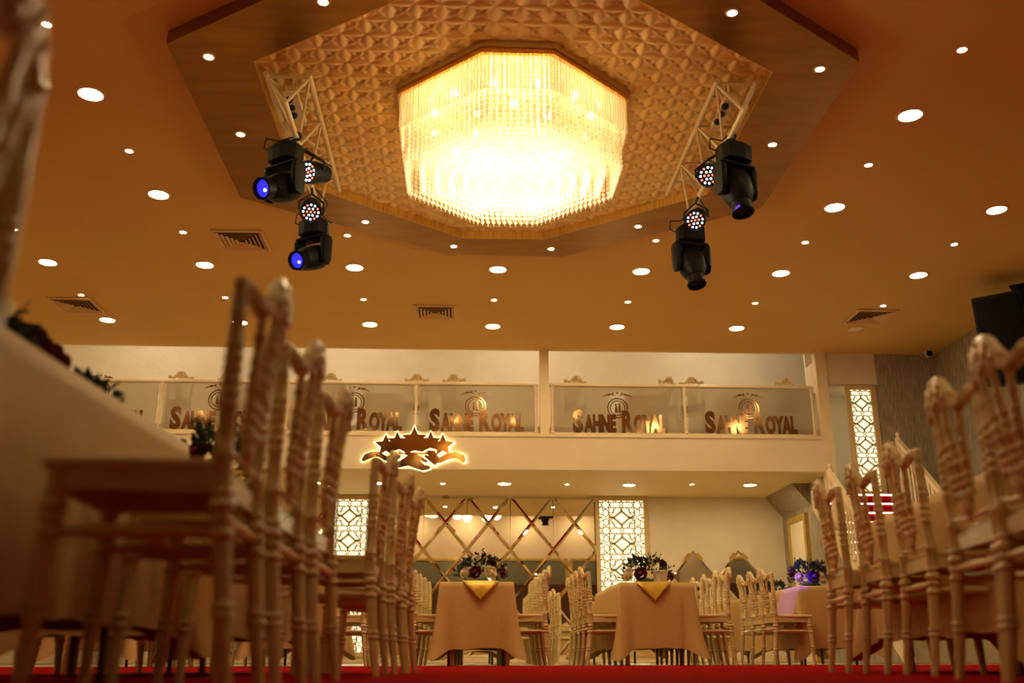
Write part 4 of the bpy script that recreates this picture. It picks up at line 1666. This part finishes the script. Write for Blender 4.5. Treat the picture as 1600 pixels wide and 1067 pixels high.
ZT = .7535
pA = at(752, 905, Y=9.95)
flowers(pA.x, 9.95, ZT, 'centrepiece of cream and dark red roses on the middle table', 3,
        [('w', -.16, -.13, .10, 1.0), ('w', .08, -.20, .10, 1.15), ('r', -.06, -.19, .10, 1.1), ('r', .20, -.10, .10, 1.0), ('w', -.05, -.10, .24, .9), ('r', .10, -.08, .20, .9), ('w', .05, .02, .27, .8), ('r', -.17, .05, .18, .9), ('w', .22, .02, .16, .8)], .24, .2, .20)
pB = at(1008, 905, Y=9.98)
flowers(pB.x, 9.98, ZT, 'centrepiece of roses beside a white ribbed pot on the table before the lattice panel', 4,
        [('w', -.18, -.12, .09, 1.15), ('r', -.07, -.17, .09, 1.15), ('w', .06, -.06, .22, 1.05), ('r', .17, -.05, .19, 1.1), ('r', .24, -.06, .08, .9), ('w', -.10, .04, .20, .8), ('r', .05, .08, .23, .8)], .22, .2, .20, pot=(.12, -.16, 0))
pC = at(1266, 905, Y=10.3)
flowers(pC.x, 10.3, ZT, 'centrepiece of cream roses and roses tinted with painted violet light on the violet lit table', 5,
        [('w', -.14, -.12, .09, 1.0), ('p', -.02, -.16, .09, 1.2), ('p', .14, -.12, .10, 1.2), ('p', .05, -.08, .20, 1.0), ('r', -.18, -.02, .14, .9), ('w', .06, -.19, .06, .8), ('p', .20, .0, .2, 1.0)], .22, .2, .19)
pD = at(1208, 925, Y=12.8)
flowers(pD.x - .02, 12.85, ZT, 'dark leafy centrepiece on the rear table below the taped mirrors', 6, [('r', -.05, -.1, .15, .9), ('w', .12, -.1, .10, .9)], .24, .2, .17)
flowers(-1.325, 2.62, ZT, 'blurred dark red and green flowers on the near left table, larger one', 7,
        [('r', .09, .16, .17, 1.2), ('r', .12, .24, .14, 1.1), ('w', .1, -.12, .19, .9), ('r', .02, -.05, .19, 1.0), ('w', -.05, .1, .16, 1.0), ('r', -.1, -.1, .14, 1.0)], .16, .28, .12)
flowers(-1.20, 3.14, ZT, 'small blurred green sprig at the far end of the near left table', 8, [('w', .02, -.05, .12, .7)], .08, .12, .08, nleaf=120)
pF = at(330, 712, Y=4.3)
flowers(pF.x + .02, 4.35, ZT, 'dark green and yellow flowers on the table behind the near left one', 9,
        [('w', .16, -.08, .10, .9), ('r', -.06, -.12, .14, 1.0), ('r', .05, -.10, .18, .9)], .17, .17, .20)
flowers(-1.585, 10.1, ZT, 'centrepiece of cream roses on the table left of the middle', 12, [('w', -.1, -.15, .1, 1), ('r', .1, -.15, .12, 1), ('w', .05, -.1, .2, .9)], .22, .2, .19)
flowers(.2, 13.6, ZT, 'centrepiece of cream roses on the rear middle table', 13, [('w', -.1, -.15, .1, 1), ('r', .1, -.15, .12, 1)], .22, .2, .19, nleaf=160)

# violet beam on the right table from the near right moving head
ld = bpy.data.lights.new('violet_beam', 'SPOT')
ld.energy = 2200
ld.color = (.14, .06, 1.0)
ld.spot_size = radians(7)
ld.spot_blend = .35
ld.shadow_soft_size = .04
lo = bpy.data.objects.new('violet_beam', ld)
COL.objects.link(lo)
src = Vector((2.28, 7.55, 3.72))
tgt = Vector((3.42, 10.42, .66))
lo.location = src
lo.rotation_euler = (tgt - src).to_track_quat('-Z', 'Y').to_euler()


# ------------------------------------------------------------------ person behind the camera, seen in the diamond mirrors
def person(loc, rz):
    V = []; E = []; Rr = []

    def chain(start, pts):
        k = start
        for (x, y, z, r, r2) in pts:
            V.append((x, y, z)); Rr.append((r, r2))
            n = len(V) - 1
            if k is not None:
                E.append((k, n))
            k = n
        return k
    root = chain(None, [(0, 0, .95, .155, .115)])
    chest = chain(root, [(0, 0, 1.10, .145, .105), (0, .005, 1.25, .165, .115), (0, .01, 1.38, .17, .11)])
    chain(chest, [(0, .01, 1.47, .075, .07), (0, 0, 1.53, .055, .055), (0, -.01, 1.58, .07, .08), (0, -.012, 1.65, .078, .095), (0, -.008, 1.72, .07, .085), (0, 0, 1.755, .04, .05)])
    for s in (-1, 1):
        chain(root, [(s * .09, 0, .88, .10, .10), (s * .105, 0, .70, .085, .085), (s * .11, -.005, .50, .068, .07), (s * .112, .005, .30, .058, .062), (s * .115, .01, .10, .048, .05), (s * .118, -.02, .045, .042, .045), (s * .125, -.15, .03, .038, .028)])
        w = chain(chest, [(s * .17, .01, 1.40, .075, .07), (s * .215, .02, 1.28, .058, .056), (s * .235, .03, 1.12, .050, .048), (s * .245, .01, .98, .042, .042), (s * .25, -.03, .86, .032, .034), (s * .25, -.045, .80, .022, .036)])
        for i, (dy, ln) in enumerate(((-.036, .06), (-.018, .078), (0, .084), (.018, .07))):
            chain(w, [(s * .25, -.05 + dy, .775, .0095, .0095), (s * .245, -.055 + dy, .775 - ln * .55, .009, .009), (s * .235, -.055 + dy, .775 - ln, .008, .008)])
        chain(w, [(s * .235, -.085, .80, .0105, .0105), (s * .225, -.10, .765, .0095, .0095)])
    me = bpy.data.meshes.new('person_frame')
    me.from_pydata(V, E, [])
    ob = bpy.data.objects.new('person_tmp', me)
    COL.objects.link(ob)
    sk = ob.modifiers.new('skin', 'SKIN')
    for i, r in enumerate(Rr):
        me.skin_vertices[0].data[i].radius = r
    me.skin_vertices[0].data[0].use_root = True
    ss = ob.modifiers.new('sub', 'SUBSURF')
    ss.levels = 2
    dg = bpy.context.evaluated_depsgraph_get()
    bm_ = bpy.data.meshes.new_from_object(ob.evaluated_get(dg))
    bpy.data.objects.remove(ob)
    bm_.materials.clear()
    for m_ in (mat('navy_suit_cloth', (.008, .010, .022), .8, var=.2), mat('skin', (.50, .28, .17), .5, var=.05), mat('black_shoe_leather', (.01, .009, .008), .3, var=.1)):
        bm_.materials.append(m_)
    for p_ in bm_.polygons:
        c_ = p_.center
        p_.use_smooth = True
        p_.material_index = 1 if c_.z > 1.50 or (c_.z < .86 and abs(c_.x) > .20) else (2 if c_.z < .075 else 0)
    t = thing('person', 'person in a dark navy suit standing, seen only reflected in the diamond mirrors', 'person', loc, rz)
    link('body', bm_, t)
    HAIR = mat('dark_hair', (.015, .010, .007), .6, var=.3)
    b_ = MB(); b_.ell((0, .018, 1.705), (.083, .092, .085), 14, 9); b_.build('hair', HAIR, t, True)
    b_ = MB()
    for s in (-1, 1):
        b_.ell((s * .03, -.098, 1.665), (.012, .008, .008), 8, 5)
    b_.build('eyes', mat('eye_white', (.7, .7, .68), .3, var=.02), t, True)['kind'] = 'stuff'
    b_ = MB(); b_.ell((0, -.108, 1.64), (.012, .016, .022), 8, 6); b_.build('nose', MATS['skin'], t, True)
    b_ = MB(); b_.ell((0, -.095, 1.605), (.024, .010, .007), 8, 5); b_.build('mouth', mat('lips', (.35, .12, .09), .5, var=.05), t, True)
    for s in (-1, 1):
        b_ = MB(); b_.ell((s * .085, 0, 1.65), (.010, .020, .030), 8, 6); b_.build('ear', MATS['skin'], t, True)


person((3.35, -0.9, 0), radians(180))
